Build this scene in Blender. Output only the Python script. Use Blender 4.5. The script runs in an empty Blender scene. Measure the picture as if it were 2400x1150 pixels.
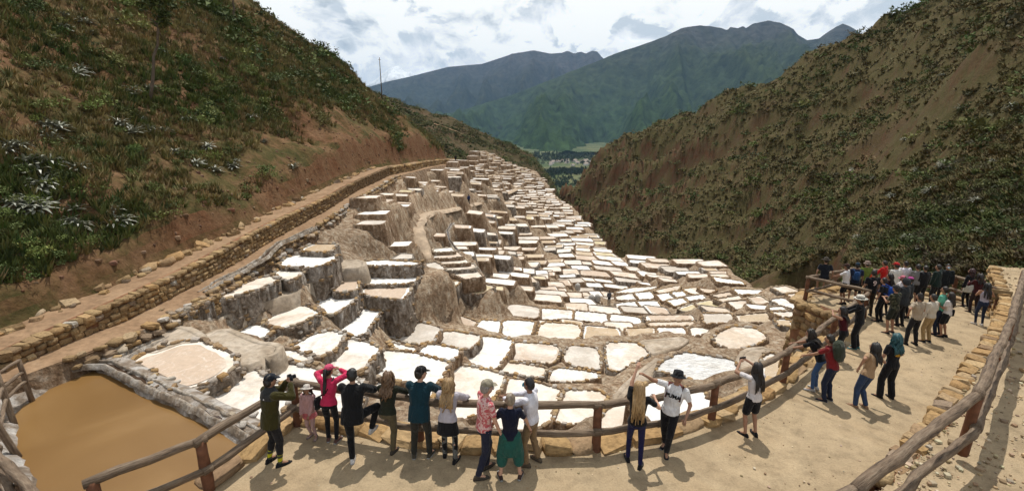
import bpy, bmesh, math, random
import numpy as np
from mathutils import Vector, Matrix
S = bpy.context.scene
COL = S.collection
R = math.radians
rng = np.random.default_rng(7)
random.seed(7)

# ------------------------------------------------------------------ camera, sky, sun, exposure
PITCH = 14.5
cd = bpy.data.cameras.new("camera"); cam = bpy.data.objects.new("camera", cd); COL.objects.link(cam)
cd.sensor_width = 36; cd.lens = 36 * 1080 / 2400; cd.clip_start = 0.1; cd.clip_end = 60000
cam.location = (0, 0, 0); cam.rotation_euler = (R(90 - PITCH), 0, 0)
S.camera = cam
S.view_settings.view_transform = 'Standard'; S.view_settings.look = 'None'
S.view_settings.exposure = 0.0; S.view_settings.gamma = 1
S.cycles.use_denoising = True
try: S.cycles.denoiser = 'OPENIMAGEDENOISE'
except Exception: pass
S.cycles.max_bounces = 5; S.cycles.diffuse_bounces = 3; S.cycles.glossy_bounces = 2
S.cycles.transmission_bounces = 2; S.cycles.volume_bounces = 0; S.cycles.transparent_max_bounces = 8

SUN_EL, SUN_AZ = 66.0, 4.0            # azimuth measured from +Y towards +X
sd = bpy.data.lights.new("sun", 'SUN'); sun = bpy.data.objects.new("sun", sd); COL.objects.link(sun)
sd.energy = 4.2; sd.angle = R(0.55); sd.color = (1, .955, .88)
sdir = Vector((math.sin(R(SUN_AZ)) * math.cos(R(SUN_EL)), math.cos(R(SUN_AZ)) * math.cos(R(SUN_EL)), math.sin(R(SUN_EL))))
sun.rotation_euler = (-sdir).to_track_quat('-Z', 'Y').to_euler()
sun.location = (0, 0, 60)

def nd(nt, t, **k):
    n = nt.nodes.new(t)
    for a, b in k.items():
        if a.startswith('i_'):
            key = a[2:]
            key = int(key) if key.isdigit() else key.replace('_', ' ')
            n.inputs[key].default_value = b
        else: setattr(n, a, b)
    return n
def ramp(nt, fac, stops, interp='LINEAR'):
    r = nt.nodes.new('ShaderNodeValToRGB'); r.color_ramp.interpolation = interp
    e = r.color_ramp.elements
    while len(e) > 1: e.remove(e[-1])
    for i, (p, c) in enumerate(stops):
        el = e[0] if i == 0 else e.new(p)
        el.position = p
        el.color = (c[0], c[1], c[2], 1) if hasattr(c, '__len__') else (c, c, c, 1)
    if fac is not None: nt.links.new(fac, r.inputs[0])
    return r
def mix(nt, fac, a, b, blend='MIX'):
    m = nt.nodes.new('ShaderNodeMix'); m.data_type = 'RGBA'; m.blend_type = blend
    for sock, v in ((m.inputs[0], fac), (m.inputs[6], a), (m.inputs[7], b)):
        if v is None: continue
        if isinstance(v, bpy.types.NodeSocket): nt.links.new(v, sock)
        else: sock.default_value = v if not isinstance(v, tuple) else (*v[:3], 1)
    return m.outputs[2]
def mth(nt, op, a, b=None, clamp=False):
    m = nt.nodes.new('ShaderNodeMath'); m.operation = op; m.use_clamp = clamp
    for i, v in enumerate((a, b)):
        if v is None: continue
        if isinstance(v, bpy.types.NodeSocket): nt.links.new(v, m.inputs[i])
        else: m.inputs[i].default_value = v
    return m.outputs[0]

W = bpy.data.worlds.new("World"); S.world = W; W.use_nodes = True
nt = W.node_tree; nt.nodes.clear()
sky = nd(nt, 'ShaderNodeTexSky', sky_type='NISHITA', sun_disc=False)
sky.sun_elevation = R(SUN_EL); sky.sun_rotation = R(SUN_AZ); sky.altitude = 3200; sky.dust_density = 2.0
tc = nd(nt, 'ShaderNodeTexCoord')
sep = nd(nt, 'ShaderNodeSeparateXYZ'); nt.links.new(tc.outputs['Generated'], sep.inputs[0])
mp = nd(nt, 'ShaderNodeMapping'); mp.inputs['Scale'].default_value = (1, 1, 1.9); mp.inputs['Location'].default_value = (.37, .0, .12)
nt.links.new(tc.outputs['Generated'], mp.inputs[0])
n1 = nd(nt, 'ShaderNodeTexNoise', i_Scale=4.2, i_Detail=9, i_Roughness=.56, i_Distortion=.25); nt.links.new(mp.outputs[0], n1.inputs['Vector'])
n2 = nd(nt, 'ShaderNodeTexNoise', i_Scale=9.5, i_Detail=8, i_Roughness=.6, i_Distortion=.3); nt.links.new(mp.outputs[0], n2.inputs['Vector'])
skyc = nd(nt, 'ShaderNodeMix', data_type='RGBA', blend_type='MULTIPLY'); skyc.inputs[0].default_value = 1
nt.links.new(sky.outputs[0], skyc.inputs[6]); skyc.inputs[7].default_value = (.085, .085, .085, 1)
# thin bright veil everywhere, thicker towards the horizon
veil = ramp(nt, sep.outputs[2], [(0, .95), (.3, .92), (.6, .5), (1, .3)])
base = mix(nt, veil.outputs[0], skyc.outputs[2], (1.30, 1.28, 1.20))
# high grey-bellied clouds, and a bank of cumulus low over the horizon
def cloud_noise(scale, loc, sq, det=9, rough=.56, dist=.25):
    q = nd(nt, 'ShaderNodeMapping'); q.inputs['Scale'].default_value = (1, 1, sq); q.inputs['Location'].default_value = loc; nt.links.new(tc.outputs['Generated'], q.inputs[0])
    z = nd(nt, 'ShaderNodeTexNoise', i_Scale=scale, i_Detail=det, i_Roughness=rough, i_Distortion=dist); nt.links.new(q.outputs[0], z.inputs['Vector']); return z.outputs[0]
hi = cloud_noise(5.0, (.37, 0, .12), 1.7); hi2 = cloud_noise(5.0, (.37, 0, .155), 1.7)
cm = ramp(nt, hi, [(.55, 0), (.62, 1)])
sh_ = mth(nt, 'ADD', mth(nt, 'MULTIPLY', mth(nt, 'SUBTRACT', hi, hi2), 2.2), mth(nt, 'MULTIPLY', mth(nt, 'SUBTRACT', hi, .53), 3.2))
cc = ramp(nt, sh_, [(0, (1.22, 1.21, 1.18)), (.25, (.86, .90, .92)), (.6, (.52, .58, .64))])
final = mix(nt, cm.outputs[0], base, cc.outputs[0])
lo = cloud_noise(9.0, (.1, .3, .02), 1.5, 10, .58, .35); lo2 = cloud_noise(9.0, (.1, .3, .05), 1.5, 10, .58, .35)
band = ramp(nt, sep.outputs[2], [(.0, .14), (.10, .10), (.15, .0), (.21, -.25)])
lm = ramp(nt, mth(nt, 'ADD', lo, band.outputs[0]), [(.52, 0), (.56, 1)])
lc = ramp(nt, mth(nt, 'ADD', mth(nt, 'MULTIPLY', mth(nt, 'SUBTRACT', lo, lo2), 3.0), .5), [(.15, (1.35, 1.34, 1.30)), (.5, (1.05, 1.06, 1.06)), (.85, (.70, .76, .81))])
final = mix(nt, lm.outputs[0], final, lc.outputs[0])
bg = nd(nt, 'ShaderNodeBackground'); nt.links.new(final, bg.inputs[0]); bg.inputs[1].default_value = 1.0
wo = nd(nt, 'ShaderNodeOutputWorld'); nt.links.new(bg.outputs[0], wo.inputs[0])

# ------------------------------------------------------------------ helpers
_c, _s = math.cos(R(PITCH)), math.sin(R(PITCH))
def ray(px, py):                       # photograph pixel -> world direction (x right, y forward, z up)
    u, v = px - 1200, 575 - py
    return np.array([u, 1080 * _c + v * _s, v * _c - 1080 * _s])
def at_z(px, py, z):
    d = ray(px, py); return d * (z / d[2])
def at_y(px, py, y):
    d = ray(px, py); return d * (y / d[1])
def at_x(px, py, x):
    d = ray(px, py); return d * (x / d[0])
def to_px(p):
    x, y, z = p; f = y * _c - z * _s; up = y * _s + z * _c
    return 1200 + 1080 * x / f, 575 - 1080 * up / f

def _h(ix, iy, iz, seed):
    n = (ix.astype(np.int64) * 374761393 + iy.astype(np.int64) * 668265263 + iz.astype(np.int64) * 2147483647 + seed * 1274126177) & 0xffffffff
    n = ((n ^ (n >> 13)) * 1274126177) & 0xffffffff
    n = ((n ^ (n >> 16)) * 2246822519) & 0xffffffff
    return ((n ^ (n >> 15)) & 0xffffff) / float(0xffffff)
def vn(x, y, z=None, seed=0):
    x = np.asarray(x, float); y = np.asarray(y, float)
    z = np.zeros_like(x) if z is None else np.asarray(z, float)
    ix, iy, iz = np.floor(x), np.floor(y), np.floor(z)
    fx, fy, fz = x - ix, y - iy, z - iz
    fx, fy, fz = [f * f * f * (f * (f * 6 - 15) + 10) for f in (fx, fy, fz)]
    r = 0
    for dx in (0, 1):
        for dy in (0, 1):
            for dz in (0, 1):
                r = r + _h(ix + dx, iy + dy, iz + dz, seed) * (fx if dx else 1 - fx) * (fy if dy else 1 - fy) * (fz if dz else 1 - fz)
    return r * 2 - 1
def fbm(x, y, z=None, o=5, seed=0, rough=.5):
    r = 0; a = 1; t = 0; f = 1
    for i in range(o):
        r = r + a * vn(np.asarray(x) * f + 17.3 * i, np.asarray(y) * f - 9.1 * i, None if z is None else np.asarray(z) * f, seed + i)
        t += a; a *= rough; f *= 2.03
    return r / t
def ridged(x, y, o=5, seed=0):
    r = 0; a = 1; t = 0; f = 1
    for i in range(o):
        r = r + a * (1 - np.abs(vn(np.asarray(x) * f + 7.7 * i, np.asarray(y) * f + 3.1 * i, None, seed + i)) * 1.6)
        t += a; a *= .5; f *= 2.05
    return r / t
def sstep(a, b, x):
    t = np.clip((np.asarray(x, float) - a) / (b - a), 0, 1); return t * t * (3 - 2 * t)

def new_mesh(name, V, F, smooth=True, mats=None, fmat=None):
    V = np.asarray(V, np.float32)
    me = bpy.data.meshes.new(name)
    if isinstance(F, np.ndarray):
        n, k = F.shape
        me.vertices.add(len(V)); me.vertices.foreach_set('co', V.ravel())
        me.loops.add(n * k); me.loops.foreach_set('vertex_index', F.astype(np.int32).ravel())
        me.polygons.add(n); me.polygons.foreach_set('loop_start', np.arange(0, n * k, k, dtype=np.int32))
        me.update(calc_edges=True)
    else:
        me.from_pydata([tuple(map(float, v)) for v in V], [], [tuple(map(int, f)) for f in F]); me.update()
    me.polygons.foreach_set('use_smooth', np.full(len(me.polygons), smooth))
    for m in (mats or []): me.materials.append(m)
    if fmat is not None: me.polygons.foreach_set('material_index', np.asarray(fmat, np.int32))
    me.update()
    return me
def link(name, me, parent=None, loc=None, rot=None, scale=None):
    o = bpy.data.objects.new(name, me); COL.objects.link(o)
    if parent is not None: o.parent = parent
    if loc is not None: o.location = loc
    if rot is not None: o.rotation_euler = rot
    if scale is not None: o.scale = scale
    return o
def mk(name, V, F, mat, parent=None, smooth=True, **k):
    return link(name, new_mesh(name, V, F, smooth, mat if isinstance(mat, list) else [mat]), parent, **k)
def tag(o, label=None, cat=None, group=None, kind=None):
    if label: o['label'] = label
    if cat: o['category'] = cat
    if group: o['group'] = group
    if kind: o['kind'] = kind
    return o
def thing(name, label, cat, loc=(0, 0, 0), group=None, rz=0):
    o = bpy.data.objects.new(name, None); COL.objects.link(o); o.location = loc; o.rotation_euler = (0, 0, rz)
    o.empty_display_size = .2
    return tag(o, label, cat, group)
def gridF(nu, nv, wrap=False):
    i = np.arange(nu if wrap else nu - 1)[:, None]; j = np.arange(nv - 1)[None, :]
    i2 = (i + 1) % nu
    return np.stack([i * nv + j, i2 * nv + j, i2 * nv + j + 1, i * nv + j + 1], -1).reshape(-1, 4)
def col_attr(me, name, C):             # per-vertex colour
    a = me.color_attributes.new(name, 'FLOAT_COLOR', 'POINT')
    C = np.concatenate([np.asarray(C, np.float32), np.ones((len(C), 1), np.float32)], 1)
    a.data.foreach_set('color', C.ravel())

# tapered tube along a polyline
def tube(P, rad, n=8, caps=True, jit=0, seed=0):
    P = np.asarray(P, float); k = len(P)
    rad = np.broadcast_to(np.asarray(rad, float), (k,))
    T = np.gradient(P, axis=0) if k > 2 else np.repeat((P[1] - P[0])[None], 2, 0)
    T /= np.linalg.norm(T, axis=1)[:, None] + 1e-9
    ref = np.array([0, 0, 1.]) if abs(T[0][2]) < .9 else np.array([1., 0, 0])
    V = []
    rg = np.random.default_rng(seed)
    a = np.arange(n) / n * 2 * math.pi
    for i in range(k):
        b = np.cross(T[i], ref); b /= np.linalg.norm(b) + 1e-9; c = np.cross(b, T[i])
        r = rad[i] * (1 + (rg.uniform(-jit, jit, n) if jit else 0))
        V.append(P[i] + (np.cos(a) * r)[:, None] * b + (np.sin(a) * r)[:, None] * c)
    V = np.concatenate(V)
    F = []
    for i in range(k - 1):
        for j in range(n):
            j2 = (j + 1) % n
            F.append((i * n + j, i * n + j2, (i + 1) * n + j2, (i + 1) * n + j))
    if caps:
        F.append(tuple(range(n - 1, -1, -1))); F.append(tuple((k - 1) * n + j for j in range(n)))
    return V, F
class MB:
    def __init__(s): s.V = []; s.F = []; s.n = 0; s.m = []
    def add(s, V, F, mi=0):
        V = np.asarray(V, float); s.V.append(V); s.F += [tuple(i + s.n for i in f) for f in F]; s.m += [mi] * len(F); s.n += len(V); return s
    def box(s, c, d, M=None, mi=0):
        d = np.asarray(d) / 2
        V = np.array([(x, y, z) for x in (-1, 1) for y in (-1, 1) for z in (-1, 1)]) * d
        if M is not None: V = V @ np.asarray(M).T
        return s.add(V + np.asarray(c), [(0, 1, 3, 2), (4, 6, 7, 5), (0, 4, 5, 1), (2, 3, 7, 6), (0, 2, 6, 4), (1, 5, 7, 3)], mi)
    def build(s, name, mats, parent=None, smooth=True, **k):
        me = new_mesh(name, np.concatenate(s.V), s.F, smooth, mats if isinstance(mats, list) else [mats], s.m)
        return link(name, me, parent, **k)

def text_mesh(body, size, mt, parent, loc, rot, name='lettering', ext=.004, bold=0):
    c = bpy.data.curves.new('t', 'FONT'); c.body = body; c.size = size; c.align_x = 'CENTER'; c.align_y = 'CENTER'; c.extrude = ext; c.offset = bold
    o = bpy.data.objects.new('t', c); COL.objects.link(o); bpy.context.view_layer.update()
    me = bpy.data.meshes.new_from_object(o.evaluated_get(bpy.context.evaluated_depsgraph_get())); bpy.data.objects.remove(o); bpy.data.curves.remove(c)
    me.materials.clear(); me.materials.append(mt)
    return link(name, me, parent, loc, rot)

# ------------------------------------------------------------------ materials
def mat(name):
    m = bpy.data.materials.new(name); m.use_nodes = True
    n = m.node_tree; b = n.nodes['Principled BSDF']; return m, n, b
def coords(n, scale=(1, 1, 1), space='Object'):
    t = nd(n, 'ShaderNodeTexCoord'); mp = nd(n, 'ShaderNodeMapping'); mp.inputs['Scale'].default_value = scale
    if space == 'World':
        g = nd(n, 'ShaderNodeNewGeometry'); n.links.new(g.outputs['Position'], mp.inputs[0])
    else: n.links.new(t.outputs[space], mp.inputs[0])
    return mp.outputs[0]
def noise(n, vec, sc, det=6, rough=.55, dist=0):
    x = nd(n, 'ShaderNodeTexNoise', i_Scale=sc, i_Detail=det, i_Roughness=rough, i_Distortion=dist); n.links.new(vec, x.inputs['Vector']); return x.outputs[0]
def bump(n, b, h, strength=.5, dist=.05):
    x = nd(n, 'ShaderNodeBump'); x.inputs['Strength'].default_value = strength; x.inputs['Distance'].default_value = dist
    n.links.new(h, x.inputs['Height']); n.links.new(x.outputs[0], b.inputs['Normal']); return x
def simple(name, c, rough=.8, var=.15, sc=12, bmp=.15, bd=.01, spec=.25, space='Object', rnd=0):
    m, n, b = mat(name); v = coords(n, space=space); k = noise(n, v, sc, 5)
    r = ramp(n, k, [(.3, tuple(x * (1 - var) for x in c)), (.7, tuple(min(1, x * (1 + var)) for x in c))])
    out = r.outputs[0]
    if rnd:
        oi = nd(n, 'ShaderNodeObjectInfo'); rr = ramp(n, oi.outputs['Random'], [(0, 1 - rnd), (1, 1 + rnd)])
        out = mix(n, 1.0, out, rr.outputs[0], 'MULTIPLY')
    n.links.new(out, b.inputs['Base Color']); b.inputs['Roughness'].default_value = rough
    b.inputs['Specular IOR Level'].default_value = spec
    if bmp: bump(n, b, k, bmp, bd)
    return m
M = {}
def earth_mat(name, stops, sc=.35, fine=3.0, bd=.12, rough=.95, extra=None):
    m, n, b = mat(name); v = coords(n, space='World')
    k1 = noise(n, v, sc, 8, .6, .6); k2 = noise(n, v, fine, 8, .65)
    r = ramp(n, k1, stops)
    r2 = ramp(n, k2, [(.25, .62), (.75, 1.3)])
    out = mix(n, 1.0, r.outputs[0], r2.outputs[0], 'MULTIPLY')
    n.links.new(out, b.inputs['Base Color']); b.inputs['Roughness'].default_value = rough; b.inputs['Specular IOR Level'].default_value = .15
    bump(n, b, k2, .7, bd)
    return m
# sandy trodden earth of the platform
m, n, b = mat('sand'); v = coords(n, space='World')
k1 = noise(n, v, .35, 8, .6, .8); k2 = noise(n, v, 2.6, 10, .65); k3 = noise(n, v, 30, 4, .7)
r = ramp(n, k1, [(.3, (.34, .255, .158)), (.5, (.395, .302, .19)), (.7, (.375, .272, .163))])
r2 = ramp(n, k2, [(.28, .66), (.5, 1), (.72, 1.16)])
o1 = mix(n, 1.0, r.outputs[0], r2.outputs[0], 'MULTIPLY')
r3 = ramp(n, k3, [(.3, .82), (.6, 1.06)])
o1 = mix(n, 1.0, o1, r3.outputs[0], 'MULTIPLY')
n.links.new(o1, b.inputs['Base Color']); b.inputs['Roughness'].default_value = .95; b.inputs['Specular IOR Level'].default_value = .1
bump(n, b, mix(n, .5, k2, k3), .8, .06); M['sand'] = m
M['roadsand'] = earth_mat('road_earth', [(.3, (.22, .135, .078)), (.55, (.30, .195, .115)), (.75, (.35, .24, .15))], .5, 4, .05)
M['flatmud'] = earth_mat('trodden_salty_mud', [(.3, (.26, .20, .14)), (.5, (.38, .31, .235)), (.72, (.50, .43, .35))], .6, 4, .05)
# salt crusts
def salt(name, base, patch, t0=.45, t1=.6, wet=.85, sc=.35, rip=0):
    m, n, b = mat(name); v = coords(n, space='World')
    k1 = noise(n, v, sc, 7, .6, .7); k2 = noise(n, v, 5, 8, .7); k3 = noise(n, v, .9, 5, .6, 1.5)
    oi = nd(n, 'ShaderNodeObjectInfo')
    sh = mth(n, 'ADD', k1, mth(n, 'MULTIPLY', mth(n, 'SUBTRACT', oi.outputs['Random'], .5), .22))
    r = ramp(n, sh, [(t0, base), (t1, patch)])
    r2 = ramp(n, k2, [(.3, .84), (.65, 1.05)])
    out = mix(n, 1.0, r.outputs[0], r2.outputs[0], 'MULTIPLY')
    k5 = noise(n, v, 1.0, 8, .66, 1.2); st = ramp(n, mth(n, 'ADD', k5, mth(n, 'MULTIPLY', mth(n, 'SUBTRACT', oi.outputs['Random'], .5), .16)), [(.53, 0), (.70, .5)])
    out = mix(n, st.outputs[0], out, tuple(x * .62 for x in patch))
    # thin crystal veins
    vein = ramp(n, mth(n, 'ABSOLUTE', mth(n, 'SUBTRACT', k3, .5)), [(0, 1), (.012, 0)])
    out = mix(n, mth(n, 'MULTIPLY', vein.outputs[0], .35), out, (.86, .83, .78))
    n.links.new(out, b.inputs['Base Color']); b.inputs['Roughness'].default_value = wet; b.inputs['Specular IOR Level'].default_value = .3
    if rip:
        w = nd(n, 'ShaderNodeTexNoise', i_Scale=2.2, i_Detail=5, i_Roughness=.6, i_Distortion=2.5)
        vv = coords(n, (.6, 2.4, 1), 'World'); n.links.new(vv, w.inputs['Vector']); bump(n, b, w.outputs[0], 1.0, .12)
        rr = ramp(n, w.outputs[0], [(.42, .72), (.52, 1)]); out = mix(n, 1.0, out, rr.outputs[0], 'MULTIPLY'); n.links.new(out, b.inputs['Base Color'])
    else: bump(n, b, k2, .35, .03)
    return m
M['salt_w'] = salt('salt_white', (.78, .755, .715), (.62, .53, .43), .53, .78)
M['salt_c'] = salt('salt_cream', (.74, .68, .60), (.60, .49, .38), .42, .62)
M['salt_p'] = salt('salt_pink', (.52, .40, .30), (.74, .67, .58), .48, .62, .7)
M['salt_t'] = salt('salt_tan', (.46, .335, .205), (.55, .43, .29), .45, .6, .45)
M['salt_g'] = salt('salt_grey', (.50, .44, .37), (.66, .60, .53), .45, .62)
M['salt_y'] = salt('salt_yellow', (.52, .43, .24), (.62, .52, .33), .45, .6, .5)
M['salt_r'] = salt('salt_rippled', (.82, .81, .79), (.72, .68, .62), .5, .7, .9, .35, 1)
# crusted mud banks: brown earth with whitish vertical streaks
def bank(name, cols, streak=.5):
    m, n, b = mat(name); v = coords(n, (1, 1, .42), 'World'); v2 = coords(n, space='World')
    k1 = noise(n, v, 2.4, 10, .72, .45); k2 = noise(n, v2, 6, 8, .7); k3 = noise(n, v2, .12, 4, .6)
    r = ramp(n, k1, [(.28, cols[0]), (.45, cols[1]), (.57, cols[2]), (.70, cols[3])])
    r2 = ramp(n, k2, [(.28, .42), (.5, .9), (.66, 1.25)]); r3 = ramp(n, k3, [(.35, .8), (.65, 1.12)])
    out = mix(n, 1.0, r.outputs[0], r2.outputs[0], 'MULTIPLY'); out = mix(n, 1.0, out, r3.outputs[0], 'MULTIPLY')
    n.links.new(out, b.inputs['Base Color']); b.inputs['Roughness'].default_value = .95; b.inputs['Specular IOR Level'].default_value = .15
    bump(n, b, mix(n, .6, k1, k2), 1.0, .22); return m
M['bank'] = bank('crusted_bank', [(.085, .048, .027), (.23, .145, .085), (.36, .26, .175), (.56, .48, .39)])
M['bank_grey'] = bank('salt_crusted_bank', [(.07, .048, .034), (.17, .13, .095), (.36, .31, .26), (.64, .60, .55)])
M['mud'] = bank('salty_mud', [(.12, .07, .04), (.28, .19, .12), (.43, .335, .235), (.60, .53, .44)])
# stones
def stone(name, cs):
    m, n, b = mat(name); v = coords(n); oi = nd(n, 'ShaderNodeObjectInfo')
    vv = nd(n, 'ShaderNodeVectorMath', operation='ADD'); n.links.new(v, vv.inputs[0]); n.links.new(oi.outputs['Location'], vv.inputs[1])
    k = noise(n, vv.outputs[0], 5, 7, .65); r0 = ramp(n, oi.outputs['Random'], [(i / (len(cs) - 1), c) for i, c in enumerate(cs)])
    r1 = ramp(n, k, [(.28, .5), (.5, .95), (.72, 1.25)])
    n.links.new(mix(n, 1.0, r0.outputs[0], r1.outputs[0], 'MULTIPLY'), b.inputs['Base Color'])
    b.inputs['Roughness'].default_value = .92; b.inputs['Specular IOR Level'].default_value = .15; bump(n, b, k, .7, .05); return m
M['st_ochre'] = stone('ochre_stone', [(.30, .19, .09), (.40, .26, .12), (.36, .22, .10), (.46, .33, .18), (.26, .17, .10)])
M['st_rim'] = stone('rim_stone', [(.24, .15, .085), (.36, .24, .125), (.28, .21, .15), (.20, .14, .09), (.40, .29, .17), (.42, .38, .32)])
M['st_crust'] = stone('crusted_stone', [(.30, .25, .20), (.45, .41, .36), (.25, .18, .12), (.55, .51, .46), (.36, .27, .18)])
M['st_wall'] = stone('wall_stone', [(.22, .145, .075), (.32, .215, .11), (.26, .175, .09), (.38, .26, .13), (.18, .12, .07)])
def stone_flat(name, cs):
    m, n, b = mat(name); v = coords(n, space='World'); k = noise(n, v, 1.6, 3, .6); k2 = noise(n, v, 9, 6, .65)
    r = ramp(n, k, [(.3 + .4 * i / (len(cs) - 1), c) for i, c in enumerate(cs)]); r1 = ramp(n, k2, [(.28, .55), (.72, 1.2)])
    n.links.new(mix(n, 1.0, r.outputs[0], r1.outputs[0], 'MULTIPLY'), b.inputs['Base Color']); b.inputs['Roughness'].default_value = .92; bump(n, b, k2, .6, .04); return m
M['st_crust_flat'] = stone_flat('crusted_rubble', [(.12, .085, .055), (.30, .25, .20), (.20, .14, .09), (.46, .42, .37)])
M['st_rim_flat'] = stone_flat('ochre_rubble', [(.16, .10, .055), (.30, .19, .09), (.22, .145, .075), (.36, .26, .15)])
# wood
m, n, b = mat('weathered_log'); v = coords(n, (1, 1, 1)); oi = nd(n, 'ShaderNodeObjectInfo')
k = noise(n, v, 3, 6, .6, 1.0); vs = coords(n, (14, 14, 1.4), 'Object'); k2 = noise(n, vs, 1.6, 8, .7)
r = ramp(n, k2, [(.34, (.05, .032, .02)), (.46, (.18, .12, .075)), (.7, (.31, .235, .16))]); r2 = ramp(n, k, [(.3, .7), (.7, 1.1)])
n.links.new(mix(n, 1.0, r.outputs[0], r2.outputs[0], 'MULTIPLY'), b.inputs['Base Color']); b.inputs['Roughness'].default_value = .8; bump(n, b, k2, 1.0, .05); M['log'] = m
M['post'] = simple('reddish_post', (.15, .065, .035), .8, .3, 6, .4, .02)
M['red_earth'] = earth_mat('red_earth', [(.3, (.16, .075, .042)), (.5, (.235, .115, .062)), (.7, (.30, .175, .10))], .4, 3.5, .15)
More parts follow.
